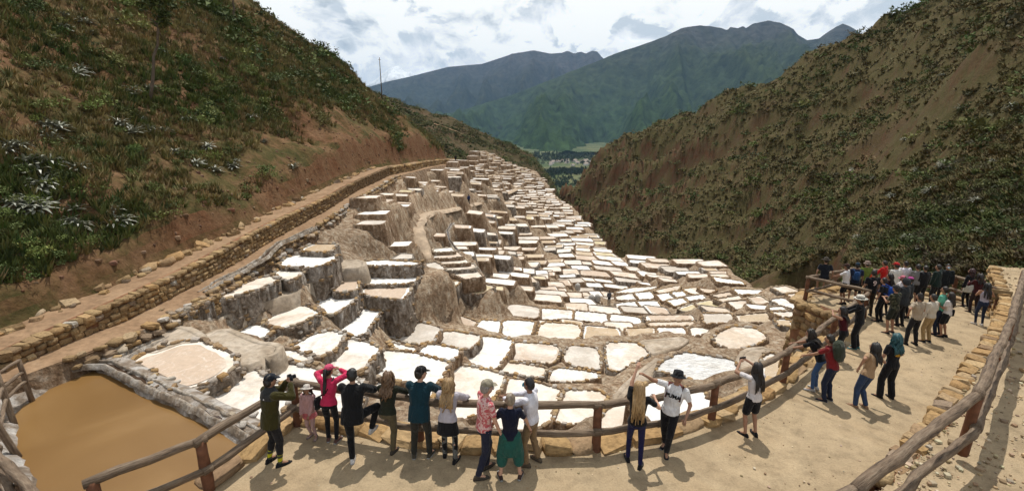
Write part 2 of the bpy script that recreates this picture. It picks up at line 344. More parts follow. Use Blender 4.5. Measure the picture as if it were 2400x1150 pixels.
# ------------------------------------------------------------------ salt terrace relief
# pans traced as (zone, salt, z, outline); pixel outlines are dropped on the pan's own level plane
PANS = [
('pond','p',-8.5,[(300,855),(345,830),(420,805),(470,801),(500,815),(530,830),(547,845),(545,862),(520,880),(480,900),(434,911),(360,872)]),
('pond','w',-9.0,[(455,927),(500,905),(550,870),(575,863),(620,885),(660,912),(690,925),(650,970),(615,1008),(560,985)]),
('pond','w',-9.6,[(593,850),(612,838),(680,858),(722,862),(790,884),(835,892),(850,925),(825,990),(700,1015),(655,1000),(705,925),(690,908),(640,885)]),
('pond','w',-10.0,[(668,820),(680,822),(720,838),(726,848),(700,848),(665,835)]),
('pond','w',-10.7,[(688,815),(740,785),(775,777),(800,786),(790,805),(770,825),(745,835),(727,835)]),
('pond','w',-11.1,[(803,800),(818,797),(870,810),(885,820),(865,840),(850,865),(830,872),(790,863),(735,849),(762,840),(787,825)]),
('rail','w',-12.0,[(888,829),(900,823),(960,829),(1048,852),(1042,865),(1030,885),(1020,898),(960,895),(900,881),(858,866),(868,850)]),
('rail','w',-12.2,[(858,875),(900,889),(955,898),(1015,908),(1005,945),(960,965),(905,975),(855,960)]),
('rail','w',-12.6,[(987,825),(1002,808),(1077,821),(1068,832),(1050,846),(1000,839)]),
('rail','w',-12.4,[(905,804),(973,818),(968,829),(940,821)]),
('mid','g',-13.0,[(906,792),(930,766),(985,757),(1031,771),(1010,800),(980,805)]),
('mid','g',-13.5,[(1018,800),(1036,783),(1046,777),(1123,788),(1118,800),(1098,818),(1080,814)]),
('mid','w',-14.0,[(1132,789),(1199,799),(1195,806),(1180,835),(1160,862),(1120,857),(1090,849),(1107,828),(1125,806)]),
('rail','c',-13.2,[(1067,859),(1110,863),(1178,881),(1172,900),(1150,932),(1120,965),(1060,985),(1010,975),(1022,905),(1047,880)]),
('mid','p',-14.8,[(1207,804),(1290,809),(1308,816),(1300,843),(1288,849),(1187,842),(1197,820)]),
('mid','c',-14.3,[(1177,851),(1230,856),(1276,863),(1268,884),(1180,869),(1170,864)]),
('rail','c',-13.7,[(1197,889),(1260,901),(1313,916),(1300,943),(1285,985),(1230,1010),(1150,1000),(1168,930),(1187,905)]),
('mid','g',-15.2,[(1337,811),(1394,816),(1403,840),(1403,864),(1350,857),(1323,843)]),
('mid','w',-14.8,[(1299,868),(1312,865),(1398,876),(1402,884),(1340,894),(1287,892)]),
('mid','w',-15.4,[(1424,804),(1490,804),(1503,815),(1516,829),(1480,849),(1441,869),(1433,867),(1427,845)]),
('rail','c',-13.8,[(1327,916),(1405,919),(1418,930),(1390,955),(1395,985),(1330,990),(1300,985),(1312,945)]),
('rail','c',-12.2,[(1405,1030),(1416,975),(1445,950),(1482,945),(1490,985),(1470,1020)]),
('rail','w',-11.2,[(1500,960),(1478,943),(1502,913),(1535,897),(1580,901),(1600,912),(1655,922),(1645,935),(1690,945),(1680,965),(1610,1010),(1560,1020)]),
('right','r',-12.6,[(1547,871),(1553,855),(1600,827),(1718,846),(1723,870),(1713,889),(1680,894),(1630,889),(1600,879),(1562,872)]),
('right','c',-14.0,[(1675,795),(1692,781),(1722,767),(1768,771),(1788,785),(1792,795),(1768,804),(1715,820),(1692,811)]),
('right','t',-10.6,[(1792,836),(1812,829),(1832,846),(1850,880),(1830,915),(1785,895)]),
('left','w',-8.3,[(662,620),(673,606),(700,598),(788,600),(770,614),(742,625),(670,625)]),
('left','c',-8.5,[(651,640),(662,629),(708,629),(706,635),(690,653),(680,656),(666,652)]),
('left','c',-8.4,[(514,703),(530,691),(600,656),(630,649),(646,657),(628,667),(560,689),(540,697)]),
('left','t',-8.0,[(716,583),(735,574),(788,573),(770,591),(714,588)]),
('left','g',-8.1,[(395,728),(430,700),(470,683),(486,702),(455,714),(412,736)]),
('left','p',-10.0,[(622,756),(680,721),(700,717),(738,730),(742,735),(700,759),(662,768)]),
('left','w',-10.1,[(555,785),(590,763),(600,761),(638,775),(610,794),(582,798)]),
('left','w',-10.4,[(747,712),(782,691),(838,689),(820,709),(782,734),(775,738),(766,725)]),
('left','p',-10.0,[(781,670),(791,656),(815,646),(833,646),(834,674),(828,681),(792,684)]),
('left','w',-11.4,[(787,765),(825,741),(850,725),(888,733),(878,741),(850,783),(845,786),(802,775)]),
('left','w',-10.4,[(845,654),(862,651),(930,640),(984,629),(986,635),(966,664),(852,667)]),
('left','p',-10.6,[(850,673),(963,669),(950,690),(944,701),(872,694),(852,685)]),
('left','w',-9.6,[(848,616),(880,611),(984,616),(976,622),(860,622)]),
('left','g',-11.2,[(999,620),(1020,615),(1034,625),(1038,634),(1014,633)]),
('strip','w',-12.4,[(1018,584),(1058,581),(1063,589),(1018,591)]),
('strip','p',-12.7,[(1017,595),(1069,591),(1084,602),(1019,606)]),
('strip','p',-13.0,[(1027,611),(1088,607),(1099,616),(1041,619)]),
('strip','c',-13.3,[(1046,622),(1109,620),(1114,629),(1049,634)]),
('strip','c',-13.6,[(1052,639),(1115,634),(1130,649),(1092,654)]),
('left','c',-13.9,[(1027,680),(1039,664),(1083,657),(1060,674),(1041,684)]),
('left','y',-14.9,[(1087,687),(1130,665),(1158,672),(1125,689)]),
('left','w',-11.6,[(927,601),(936,590),(971,591),(973,604)]),
('left','w',-11.4,[(946,585),(951,573),(969,572),(971,586)]),
('mid','w',-17.0,[(1064,725),(1077,714),(1104,715),(1110,730),(1106,738),(1082,734)]),
('mid','p',-16.5,[(1012,750),(1031,736),(1046,733),(1118,755),(1100,776),(1061,764)]),
('mid','w',-18.0,[(1122,734),(1178,715),(1183,721),(1178,741),(1127,741)]),
('mid','g',-18.5,[(1190,720),(1201,713),(1263,721),(1260,746),(1187,739)]),
('mid','w',-19.0,[(1272,723),(1341,728),(1338,749),(1269,747)]),
('mid','w',-19.3,[(1350,729),(1420,736),(1423,758),(1347,749)]),
('mid','w',-19.4,[(1432,736),(1498,745),(1503,759),(1490,762),(1432,757)]),
('mid','w',-16.2,[(1112,777),(1132,751),(1170,753),(1166,788)]),
('mid','w',-16.7,[(1180,751),(1253,754),(1243,780),(1239,793),(1177,787)]),
('mid','c',-17.2,[(1272,756),(1353,761),(1358,775),(1353,793),(1338,799),(1258,794)]),
('mid','t',-17.7,[(1372,763),(1448,771),(1457,793),(1367,799)]),
('mid','t',-17.9,[(1467,771),(1533,769),(1537,792),(1478,792)]),
('mid','w',-17.9,[(1540,769),(1603,769),(1607,784),(1548,791)]),
('right','c',-17.4,[(1620,769),(1668,769),(1650,781),(1622,789)]),
('right','p',-18.4,[(1512,741),(1622,739),(1628,749),(1514,751)]),
('right','c',-18.2,[(1517,757),(1628,755),(1630,761),(1522,763)]),
('right','g',-17.0,[(1647,736),(1713,736),(1718,754),(1653,758)]),
('right','t',-15.8,[(1727,741),(1798,734),(1803,754),(1732,755)]),
('right','t',-14.8,[(1820,750),(1848,750),(1852,764),(1826,762)]),
('right','w',-21.6,[(1440,687),(1475,676),(1548,671),(1520,679),(1480,686)]),
('right','w',-21.0,[(1445,695),(1482,688),(1495,702),(1447,703)]),
('right','w',-20.8,[(1488,687),(1524,684),(1533,699),(1501,702)]),
('right','w',-20.3,[(1445,712),(1489,707),(1500,722),(1445,721)]),
('right','w',-20.2,[(1494,707),(1539,706),(1547,719),(1508,722)]),
('right','c',-20.6,[(1534,682),(1598,669),(1588,679),(1547,687)]),
('right','w',-20.2,[(1539,691),(1569,687),(1578,698),(1553,706)]),
('right','w',-20.0,[(1574,686),(1599,683),(1608,692),(1586,696)]),
('right','c',-20.0,[(1602,678),(1629,674),(1647,689),(1621,689)]),
('right','w',-19.4,[(1564,705),(1599,699),(1610,708),(1581,718)]),
('right','w',-19.4,[(1605,697),(1648,691),(1653,699),(1616,705)]),
('right','y',-18.9,[(1592,724),(1624,713),(1638,723),(1601,730)]),
('right','y',-18.7,[(1632,711),(1664,704),(1692,719),(1646,723)]),
('right','c',-19.6,[(1637,675),(1678,680),(1664,686),(1656,686)]),
('right','c',-18.6,[(1667,693),(1718,684),(1718,690),(1682,697)]),
('right','c',-18.2,[(1677,703),(1733,694),(1742,700),(1692,707)]),
('right','w',-18.2,[(1717,678),(1788,681),(1797,689),(1731,689)]),
('right','p',-17.3,[(1707,708),(1748,705),(1762,717),(1727,726)]),
('right','p',-16.9,[(1757,698),(1779,694),(1811,714),(1772,714)]),
('right','w',-15.9,[(1808,703),(1835,699),(1862,712),(1858,723),(1831,717)]),
('right','w',-15.8,[(1802,722),(1834,719),(1843,726),(1806,727)]),
('right','w',-15.2,[(1812,733),(1858,731),(1853,741),(1830,742)]),
('right','w',-18.9,[(1670,649),(1738,660),(1745,667),(1682,661)]),
('right','c',-16.4,[(1810,675),(1840,671),(1872,682),(1836,687)]),
('right','p',-15.6,[(1847,690),(1888,687),(1878,701),(1861,703)]),
]
FLATS = [  # trodden muddy ground between pans
(-8.75,[(478,795),(520,772),(560,790),(600,806),(648,812),(640,828),(612,832),(590,848),(560,850),(548,838),(510,812)]),
(-8.5,[(345,805),(400,765),(440,775),(470,795),(420,800),(350,826)]),
(-13.9,[(1485,890),(1520,862),(1552,838),(1545,850),(1525,880),(1535,893),(1500,908),(1470,935),(1440,940)]),
(-15.9,[(1500,800),(1560,797),(1610,792),(1590,808),(1550,818),(1522,826)]),
(-9.15,[(455,770),(520,737),(600,709),(680,687),(716,663),(756,639),(790,627),(848,625),(848,612),(790,609),(748,620),(708,645),(672,669),(600,690),(520,719),(455,752)]),
(-12.9,[(1735,850),(1750,822),(1800,815),(1780,840),(1775,880),(1735,905)]),
]
CTRL = []
def pan_pts(z, poly): return np.array([at_z(x, y, z) for x, y in poly])
for zone, c, z, poly in PANS:
    CTRL.append(pan_pts(z, poly).mean(0))
for px, py, y in [(860,440,44.5),(950,405,61),(1020,385,85),(1060,375,110),(850,490,39),(900,480,43),(950,470,51),(1000,450,64),(1060,420,92),(1000,520,53),(1100,480,75),(1100,420,119),(1040,520,57),(1150,520,74),(1150,440,124),(1200,390,185),(1240,400,212),
                  (1100,352,176),(1300,500,117),(1350,490,122),(1200,600,72),(1450,600,76),(1560,600,71),(1700,602,67),(1830,662,46),(1095,483,83),
                  (1427,712,60),(1080,380,150),(1250,560,84),(1400,560,92),(1060,372,140),(1250,450,150)]:
    CTRL.append(at_y(px, py, y))
CTRL = np.array(CTRL)
_d = np.hypot(CTRL[:, None, 0] - CTRL[None, :, 0], CTRL[:, None, 1] - CTRL[None, :, 1])
_N = len(CTRL)
_A = np.zeros((_N + 3, _N + 3)); _A[:_N, :_N] = -_d + np.eye(_N) * 1.2; _A[:_N, _N] = 1; _A[:_N, _N + 1:] = CTRL[:, :2]; _A[_N:, :_N] = _A[:_N, _N:].T
_w = np.linalg.solve(_A, np.concatenate([CTRL[:, 2], [0, 0, 0]]))
def x_edge(y): return np.interp(y, [30, 37, 46, 66, 71, 77, 120, 160, 200, 230], [26, 26.5, 29, 31.5, 25, 18.5, 17.5, 14, 10, 4])
def T0(x, y):
    x = np.asarray(x, float); y = np.asarray(y, float); sh = x.shape; x = x.ravel(); y = y.ravel()
    out = np.full(len(x), _w[_N]) + _w[_N + 1] * x + _w[_N + 2] * y
    for i in range(_N): out -= _w[i] * np.hypot(x - CTRL[i, 0], y - CTRL[i, 1])
    return out.reshape(sh)
def T(x, y):
    x = np.asarray(x, float); y = np.asarray(y, float)
    xe = x_edge(y)
    return T0(np.minimum(x, xe), y) - np.maximum(0, x - xe) * 2.0

def z_road(y): return np.interp(y, [5, 14, 18, 27, 44, 60, 90, 133, 150], [-7.5, -7.25, -7.15, -6.75, -5.95, -5.35, -6.6, -9.0, -10.5])

def chaikin(P, w=.22):
    Q = []
    n = len(P)
    for i in range(n):
        a, b = P[i], P[(i + 1) % n]; Q.append(a * (1 - w) + b * w); Q.append(a * w + b * (1 - w))
    return np.array(Q)
def resample(P, ds):
    out = []
    n = len(P)
    for i in range(n):
        a, b = P[i], P[(i + 1) % n]; k = max(1, int(round(np.linalg.norm(b - a) / ds)))
        for j in range(k): out.append(a + (b - a) * j / k)
    return np.array(out)
def offset(P, d):
    t = np.roll(P, -1, 0) - np.roll(P, 1, 0); t /= np.linalg.norm(t, axis=1)[:, None] + 1e-9
    nrm = np.stack([t[:, 1], -t[:, 0]], 1)
    return P + nrm * (d if np.ndim(d) == 0 else np.asarray(d)[:, None])
def ccw(P):
    x, y = P[:, 0], P[:, 1]; return P if (x * np.roll(y, -1) - np.roll(x, -1) * y).sum() > 0 else P[::-1]

def pan_mesh(P2, z, ds, w=.2, rh=.12, rows=5, seed=0, dmax=9.0, rough=1.0, rnd=.2, bat=.16):
    """plan outline of the salt edge -> (floor verts, bank verts, bank faces, rim line)"""
    P = ccw(np.asarray(P2)[:, :2]); P = resample(chaikin(P, rnd), ds); n = len(P)
    out = offset(P, w + .5)
    lo = z
    for q in out[::2]:
        for co, ix, ds_ in KD.find_range((q[0], q[1], 0), 1.7):
            lo = min(lo, KDZ[ix])
    D = float(np.clip(z - lo + .9, .9, dmax))
    ph = np.arange(n)
    nz = lambda s, sc: fbm(P[:, 0] * sc + s * 7.1, P[:, 1] * sc - s * 3.3, np.full(n, z * .7 + s), o=3, seed=seed % 97)
    rings = [np.c_[P, np.full(n, z - .04)],
             np.c_[offset(P, .02), z + rh * .55 + .03 * nz(1, 2.2)],
             np.c_[offset(P, w * .55), z + rh + .07 * nz(2, 2.5)],
             np.c_[offset(P, w + .05 + .06 * nz(3, 2)), z + rh * .3 + .05 * nz(4, 2)]]
    for k in range(1, rows + 1):
        t = k / rows
        rings.append(np.c_[offset(P, w + .06 + bat * D * t + rough * .32 * nz(4 + k, 1.3) * (t ** .5)), z - D * t + .06 * nz(9 + k, 1)])
    V = np.stack(rings, 1).reshape(-1, 3)
    m = len(rings)
    F = gridF(n, m, wrap=True)[:, ::-1]
    floor = np.c_[P, z + .012 * nz(20, .8)]
    return floor, V, F, np.c_[offset(P, w * .5), np.full(n, z + rh * .8)]

# stone shapes shared by all
def stone_mesh(seed, mt, flat=.75):
    rg = np.random.default_rng(seed)
    bm = bmesh.new(); bmesh.ops.create_cube(bm, size=1.0); bmesh.ops.subdivide_edges(bm, edges=bm.edges[:], cuts=1, use_grid_fill=True)
    for v in bm.verts:
        c = np.array(v.co); r = np.linalg.norm(c); c = c * .62 + c / r * .5 * .42
        c += rg.uniform(-.065, .065, 3); c[2] *= flat; v.co = c
    me = bpy.data.meshes.new('stone'); bm.to_mesh(me); bm.free(); me.materials.append(mt)
    me.polygons.foreach_set('use_smooth', np.full(len(me.polygons), seed % 3 == 0)); return me
STN = {k: [stone_mesh(i * 7 + j, M[k]) for i in range(8)] for j, k in enumerate(('st_ochre', 'st_rim', 'st_crust', 'st_wall'))}
def stone_geo(seed):
    me = STN['st_rim'][seed % 8]; V = np.empty(len(me.vertices) * 3); me.vertices.foreach_get('co', V)
    return V.reshape(-1, 3), [tuple(p.vertices) for p in me.polygons]
STG = [stone_geo(i) for i in range(8)]
def put_stone(parent, kind, loc, size, rz, tilt=.25, name='stone'):
    o = bpy.data.objects.new(name, STN[kind][random.randrange(8)]); COL.objects.link(o); o.parent = parent
    o.location = loc; o.rotation_euler = (random.uniform(-tilt, tilt), random.uniform(-tilt, tilt), rz); o.scale = size
    return o

SALTN = {'w': 'white', 'c': 'cream', 'p': 'pinkish', 't': 'tan', 'g': 'grey', 'y': 'yellowish', 'r': 'rippled white'}
ZONE = {'pond': 'near the bank of the brown pond', 'rail': 'on the slope below the log railing', 'mid': 'on the level bench beyond the railing',
        'right': 'on the rounded bench beside the stone bastion', 'left': 'on the stepped terraces under the stone-walled road',
        'strip': 'in a ladder of narrow pans between two channels'}
def grow_pan(zone_txt, c, z, P2, ds, stones, seed, w=.2, rows=5, group=None, rh=.06, label=None, far=False, grey=False):
    fl, V, F, rim = pan_mesh(P2, z, ds, w, rh, rows, seed, rnd=.08 if len(P2) == 4 else .14, bat=.09 if stones else .16)
    ctr = fl.mean(0); ctr[2] = z
    lab = label or '%s salt pan %s' % (SALTN[c], zone_txt)
    t = thing('salt_pan', lab, 'salt pan', tuple(ctr), group or '%s salt pans %s' % (SALTN[c], zone_txt))
    pool = c in 'pty' and len(fl) > 8
    mk('salt_floor', fl - ctr, [tuple(range(len(fl)))], M['salt_' + (('c' if seed % 2 else 'w') if pool else c)], t, smooth=False)
    if pool:                            # shallow brine standing inside a paler salt margin
        u_ = fl[:, :2] - ctr[:2]; sc_ = .86 + .10 * fbm(fl[:, 0] * .9, fl[:, 1] * .9, o=3, seed=seed % 50); sh_ = np.array([random.uniform(-.2, .2), random.uniform(-.2, .2)])
        mk('brine_pool', np.c_[u_ * sc_[:, None] + sh_ * .5, np.full(len(fl), .022)], [tuple(range(len(fl)))], M['salt_' + c], t, smooth=False)
    mk('bank', V - ctr, F, M['bank_grey' if (grey or seed % 4 == 0) else 'bank'], t)
    if grey and not far:                # rubble set in the crusted face
        m_ = len(V) // len(fl); mbs = MB(); G_ = (V - ctr).reshape(len(fl), m_, 3)
        for q_ in range(int(len(fl) * 2.6)):
            a_ = G_[random.randrange(len(fl)), random.randrange(3, m_ - 1)] * 1.0; b_ = G_[random.randrange(len(fl)), 4]
            s_ = random.uniform(.10, .26); Vs, Fs = STG[random.randrange(8)]; an_ = random.uniform(0, 3.1); ca, sa = math.cos(an_), math.sin(an_); v_ = Vs * np.array([s_ * 1.25, s_, s_ * .8])
            mbs.add(np.c_[v_[:, 0] * ca - v_[:, 1] * sa, v_[:, 0] * sa + v_[:, 1] * ca, v_[:, 2]] + a_ + [0, 0, random.uniform(-.12, .12)], Fs, random.choice([0, 0, 1]))
        mbs.build('bank_rubble', [M['st_crust_flat'], M['st_rim_flat']], t, smooth=False)['kind'] = 'stuff'
    if stones:
        L = np.linalg.norm(np.roll(rim, -1, 0) - rim, axis=1); cum = np.concatenate([[0], np.cumsum(L)]); tot = cum[-1]
        n = int(tot / stones); step = max(stones, tot / 290)
        s = random.uniform(0, step); cnt = 0
        mb = MB() if far else None
        while s < tot:
            i = min(len(rim) - 1, int(np.searchsorted(cum, s, side='right') - 1)); f = (s - cum[i]) / max(1e-6, L[i])
            a, b2 = rim[i], rim[(i + 1) % len(rim)]; p = a + (b2 - a) * f
            ang = math.atan2(b2[1] - a[1], b2[0] - a[0])
            sz = stones * random.uniform(.55, 1.15)
            if random.random() < .90:
                p = p + np.array([random.uniform(-.05, .05), random.uniform(-.05, .05), .0])
                q = (sz * random.uniform(.9, 1.3), sz * random.uniform(.6, .95), sz * random.uniform(.55, .95))
                if far:
                    Vs, Fs = STG[random.randrange(8)]; ca, sa = math.cos(ang), math.sin(ang)
                    v = Vs * np.array(q); v = np.c_[v[:, 0] * ca - v[:, 1] * sa, v[:, 0] * sa + v[:, 1] * ca, v[:, 2]]
                    mb.add(v + p - ctr, Fs)
                else:
                    put_stone(t, 'st_crust' if random.random() < (.45 if c == 'w' and zone_txt == ZONE['pond'] else .18) else ('st_ochre' if random.random() < .3 else 'st_rim'), tuple(p - ctr), q, ang + random.uniform(-.2, .2))
            s += sz * random.uniform(.95, 1.35)
        if far and mb.n:
            r = mb.build('rim_stones', M['st_rim'], t, smooth=False); r['kind'] = 'stuff'
    return t
# the hundreds of pans on the slope beyond, laid out in bent rows, each level at its own height
BARE = [(835,540),(880,530),(915,555),(925,600),(850,600)]
MASK = [(0,1150),(0,560),(800,560),(860,603),(915,600),(940,562),(985,562),(1010,578),(1066,575),(1135,648),(1170,668),(1190,704),(1270,710),(1430,722),(1436,684),(1560,663),(1600,664),(1640,669),(1660,642),(1750,654),(1762,686),(1810,668),(1895,680),(1905,1150)]
def inside(px, py, poly):
    r = False; n = len(poly)
    for i in range(n):
        x1, y1 = poly[i]; x2, y2 = poly[(i + 1) % n]
        if (y1 > py) != (y2 > py) and px < (x2 - x1) * (py - y1) / (y2 - y1) + x1: r = not r
    return r
def march_T(px, py, dz=.15):
    d = ray(px, py); yy = np.arange(30, 220, .2); P = d[None] * (yy / d[1])[:, None]; h = np.where(P[:, 2] < T(P[:, 0], P[:, 1]) + dz)[0]
    return P[h[0]] if len(h) else None
TPATH = [q for q in (march_T(*p) for p in [(1002,606),(990,575),(982,545),(978,520),(990,505),(1010,495),(1045,492),(1085,482),(1130,472),(1180,455),(1215,440)]) if q is not None]
_t = np.linspace(0, len(TPATH) - 1, len(TPATH) * 8); TPATH = np.stack([np.interp(_t, np.arange(len(TPATH)), np.array(TPATH)[:, j]) for j in range(3)], 1)
for _ in range(3): TPATH[1:-1] = (TPATH[:-2] + TPATH[1:-1] * 2 + TPATH[2:]) / 4
cells = []
TRP = []
for zone, c_, z_, poly in PANS:
    q = [tuple(v) for v in offset(resample(ccw(pan_pts(z_, poly)[:, :2]), .5), .28)]; a_ = np.array(q); TRP.append(((*a_.min(0), *a_.max(0)), q))
rg = np.random.default_rng(21)
y = 30.0
def warp(p):
    x, y = p
    return np.array([x + 1.8 * float(fbm(y / 16, x / 20, o=2, seed=5)), y + 3.2 * float(fbm(x / 13, y / 34, o=2, seed=9)) - .16 * x])
while y < 212:
    dy = rg.uniform(1.9, 3.1) if y > 66 else rg.uniform(1.6, 2.4)
    x = -15.6 + rg.uniform(0, 2)
    while True:
        dx = rg.uniform(1.5, 2.5) if (x < -8 and y < 80) else (rg.uniform(2.2, 4.6) if (y > 66 or x < 2) else rg.uniform(1.9, 3.6))
        g = .09
        jj = rg.uniform(-.3, .3, 8)
        q = [np.array([x + g + jj[0], y + g + jj[1]]), np.array([x + dx - g + jj[2], y + g + jj[3]]), np.array([x + dx - g + jj[4], y + dy - g + jj[5]]), np.array([x + g + jj[6], y + dy - g + jj[7]])]
        P = np.array([warp(p) for p in q]); c = P.mean(0)
        x += dx + rg.choice([0, 0, 0, .5, 1.0])
        if c[0] > x_edge(c[1]) - .9:
            if x > 34: break
            continue
        if c[0] < (-13.5 if c[1] < 45 else -14.0) or c[1] < 31: continue
        zt = float(T0(c[0], c[1]))
        steep = float(sstep(14, -6, c[0])) * float(sstep(44, 52, c[1]))
        st = .3 + 1.0 * steep
        ph = zt + steep * 1.3 * float(fbm(c[0] / 9, c[1] / 9, o=2, seed=33))
        z = zt * (1 - steep) + (round(ph / st) * st) * steep + rg.uniform(-.12, .12) + .1
        pr = [to_px((p[0], p[1], z)) for p in P]; pc = to_px((c[0], c[1], z))
        if inside(*pc, BARE) or c[1] < (32 if c[0] < -8 else 36): continue
        if min(np.hypot(TPATH[:, 0] - p_[0], TPATH[:, 1] - p_[1]).min() for p_ in (*P, c)) < .5: continue
        hit = False
        for shrink in (1.0, .72):
            Q = c + (P - c) * shrink; smp = [Q[0], Q[1], Q[2], Q[3], c, (Q[0] + Q[1]) / 2, (Q[1] + Q[2]) / 2, (Q[2] + Q[3]) / 2, (Q[3] + Q[0]) / 2]
            hit = any(bx[0] < p_[0] < bx[2] and bx[1] < p_[1] < bx[3] and inside(p_[0], p_[1], po) for p_ in smp for bx, po in TRP)
            if not hit: P = Q; break
        if hit: continue
        pr = [to_px((p[0], p[1], z)) for p in P]
        if rg.random() < .02 + .07 * steep: continue
        a = np.array(pr); area = abs((a[:, 0] * np.roll(a[:, 1], -1) - np.roll(a[:, 0], -1) * a[:, 1]).sum()) / 2
        cells.append((area, z, P, c, steep))
    y += dy + rg.choice([0, 0, .4])
cells.sort(key=lambda k: -k[0])

# every outline sample with its level, used to shape the ground between pans and the depth of the banks
from mathutils.kdtree import KDTree
ALLP = [(pan_pts(z, poly)[:, :2], z) for zone, c, z, poly in PANS] + [(pan_pts(z, poly)[:, :2], z) for z, poly in FLATS] + [(P, z) for area, z, P, c, steep in cells]
_smp = [(p, z) for P, z in ALLP for p in resample(ccw(P), .7)] + [(p[:2], p[2] + .02) for p in TPATH]
KD = KDTree(len(_smp)); KDZ = [z for p, z in _smp]
for i, (p, z) in enumerate(_smp): KD.insert((p[0], p[1], 0), i)
KD.balance()
xs = np.arange(-15.2, 60, .5); ys = np.arange(9.5, 232, .5)
X, Y = np.meshgrid(xs, ys, indexing='ij'); Zt = T(X, Y) - 1.0
Z = Zt.copy()
for a in range(len(xs)):
    for b_ in range(len(ys)):
        if Z[a, b_] < -60: continue
        f = KD.find_n((xs[a], ys[b_], 0), 5)
        d0 = f[0][2]
        if d0 < 5 or ys[b_] < 20:
            wt = [1 / (.15 + h[2]) ** 2 for h in f]; zz = sum(w_ * KDZ[h[1]] for w_, h in zip(wt, f)) / sum(wt)
            k_ = float(sstep(1.5, 5, d0)) * float(sstep(20, 30, ys[b_])); Z[a, b_] = (zz - .14) * (1 - k_) + Zt[a, b_] * k_
def in_poly_grid(P):
    x0, y0 = P.min(0); x1, y1 = P.max(0)
    ia = np.where((xs > x0) & (xs < x1))[0]; ib = np.where((ys > y0) & (ys < y1))[0]
    if not len(ia) or not len(ib): return None
    gx, gy = np.meshgrid(xs[ia], ys[ib], indexing='ij'); r = np.zeros(gx.shape, bool); n = len(P)
    for i in range(n):
        (ax, ay), (bx, by) = P[i], P[(i + 1) % n]
        if ay == by: continue
        r ^= ((ay > gy) != (by > gy)) & (gx < (bx - ax) * (gy - ay) / (by - ay) + ax)
    return np.ix_(ia, ib), r
for P, z in ALLP:
    g = in_poly_grid(offset(resample(ccw(P), .5), .25))
    if g is None: continue
    sub = Z[g[0]]; sub[g[1]] = np.minimum(sub[g[1]], z - .45); Z[g[0]] = sub
Z += .12 * fbm(X / 1.6, Y / 1.6, o=4, seed=3)
Z = np.where(X < np.where(Y < 44, -14.0, -14.6), np.minimum(Z, z_road(Y) - 1.25), Z)
xe_ = x_edge(Y); Z = np.where(X > xe_ - .2, np.minimum(Z, T0(np.minimum(X, xe_), Y) - .3 - np.maximum(0, X - xe_ + .2) * 2.2), Z)
o = mk('terrace_ground', np.stack([X, Y, Z], -1).reshape(-1, 3), gridF(len(xs), len(ys)), M['mud']); tag(o, kind='structure')
o['label'] = 'brown salty earth between the salt pans'
# which pan it is: its rank by distance from the landmark of its zone
LMK = {'pond': (at_z(300, 900, -8.5), 'the pond'), 'rail': (at_z(1200, 1056, -6.0), 'the railing'), 'mid': (at_z(1200, 1056, -6.0), 'the railing'), 'right': (at_z(1870, 760, -9), 'the bastion'), 'left': (at_z(560, 600, -7.5), 'the stone-walled road'), 'strip': (at_z(1115, 655, -14), 'the yellowish pan')}
ORD = ['nearest', 'second', 'third', 'fourth', 'fifth', 'sixth', 'seventh', 'eighth', 'ninth', 'tenth', 'eleventh', 'twelfth', 'thirteenth', 'fourteenth', 'fifteenth', 'sixteenth']
SHORTZ = {'pond': 'beside the brown pond', 'rail': 'on the slope below the railing', 'mid': 'on the level bench', 'right': 'on the rounded bench', 'left': 'on the stepped terraces', 'strip': 'in the ladder of narrow pans'}
PLAB = {}; _by = {}
for i, (zone, c, z, poly) in enumerate(PANS):
    p_ = pan_pts(z, poly).mean(0); _by.setdefault((zone, c), []).append((np.hypot(*(p_ - LMK[zone][0])[:2]), i))
for (zone, c), l_ in _by.items():
    for r_, (d_, i) in enumerate(sorted(l_)):
        PLAB[i] = '%s salt pan %s' % (SALTN[c], SHORTZ[zone]) + ('' if len(l_) == 1 else ', %s %s' % (ORD[r_], ('to ' if r_ == 0 else 'from ') + LMK[zone][1]))
npan = 0
for i, (zone, c, z, poly) in enumerate(PANS):
    P = pan_pts(z, poly); dist = P[:, 1].mean()
    P = np.c_[offset(ccw(P[:, :2]), .10 if dist < 20 else .17), np.full(len(P), z)]
    far = dist > 36
    grow_pan(ZONE[zone], c, z, P, .3 if dist < 36 else .4, .26 if dist < 36 else .27, i * 13 + 5, w=.09 if dist < 40 else .11, far=far, grey=zone in ('left', 'pond'), label=PLAB[i]); npan += 1
for i, (z, poly) in enumerate(FLATS):
    P = pan_pts(z, poly); fl, V, F, rim = pan_mesh(P, z, .35, .25, .02, 4, i + 400)
    me = new_mesh('mud_flat', np.concatenate([V, fl + [0, 0, .01]]), [tuple(f) for f in F] + [tuple(range(len(V), len(V) + len(fl)))], True, [M['flatmud']])
    tag(link('mud_flat', me), 'patch of trodden salty mud between pans', kind='structure')

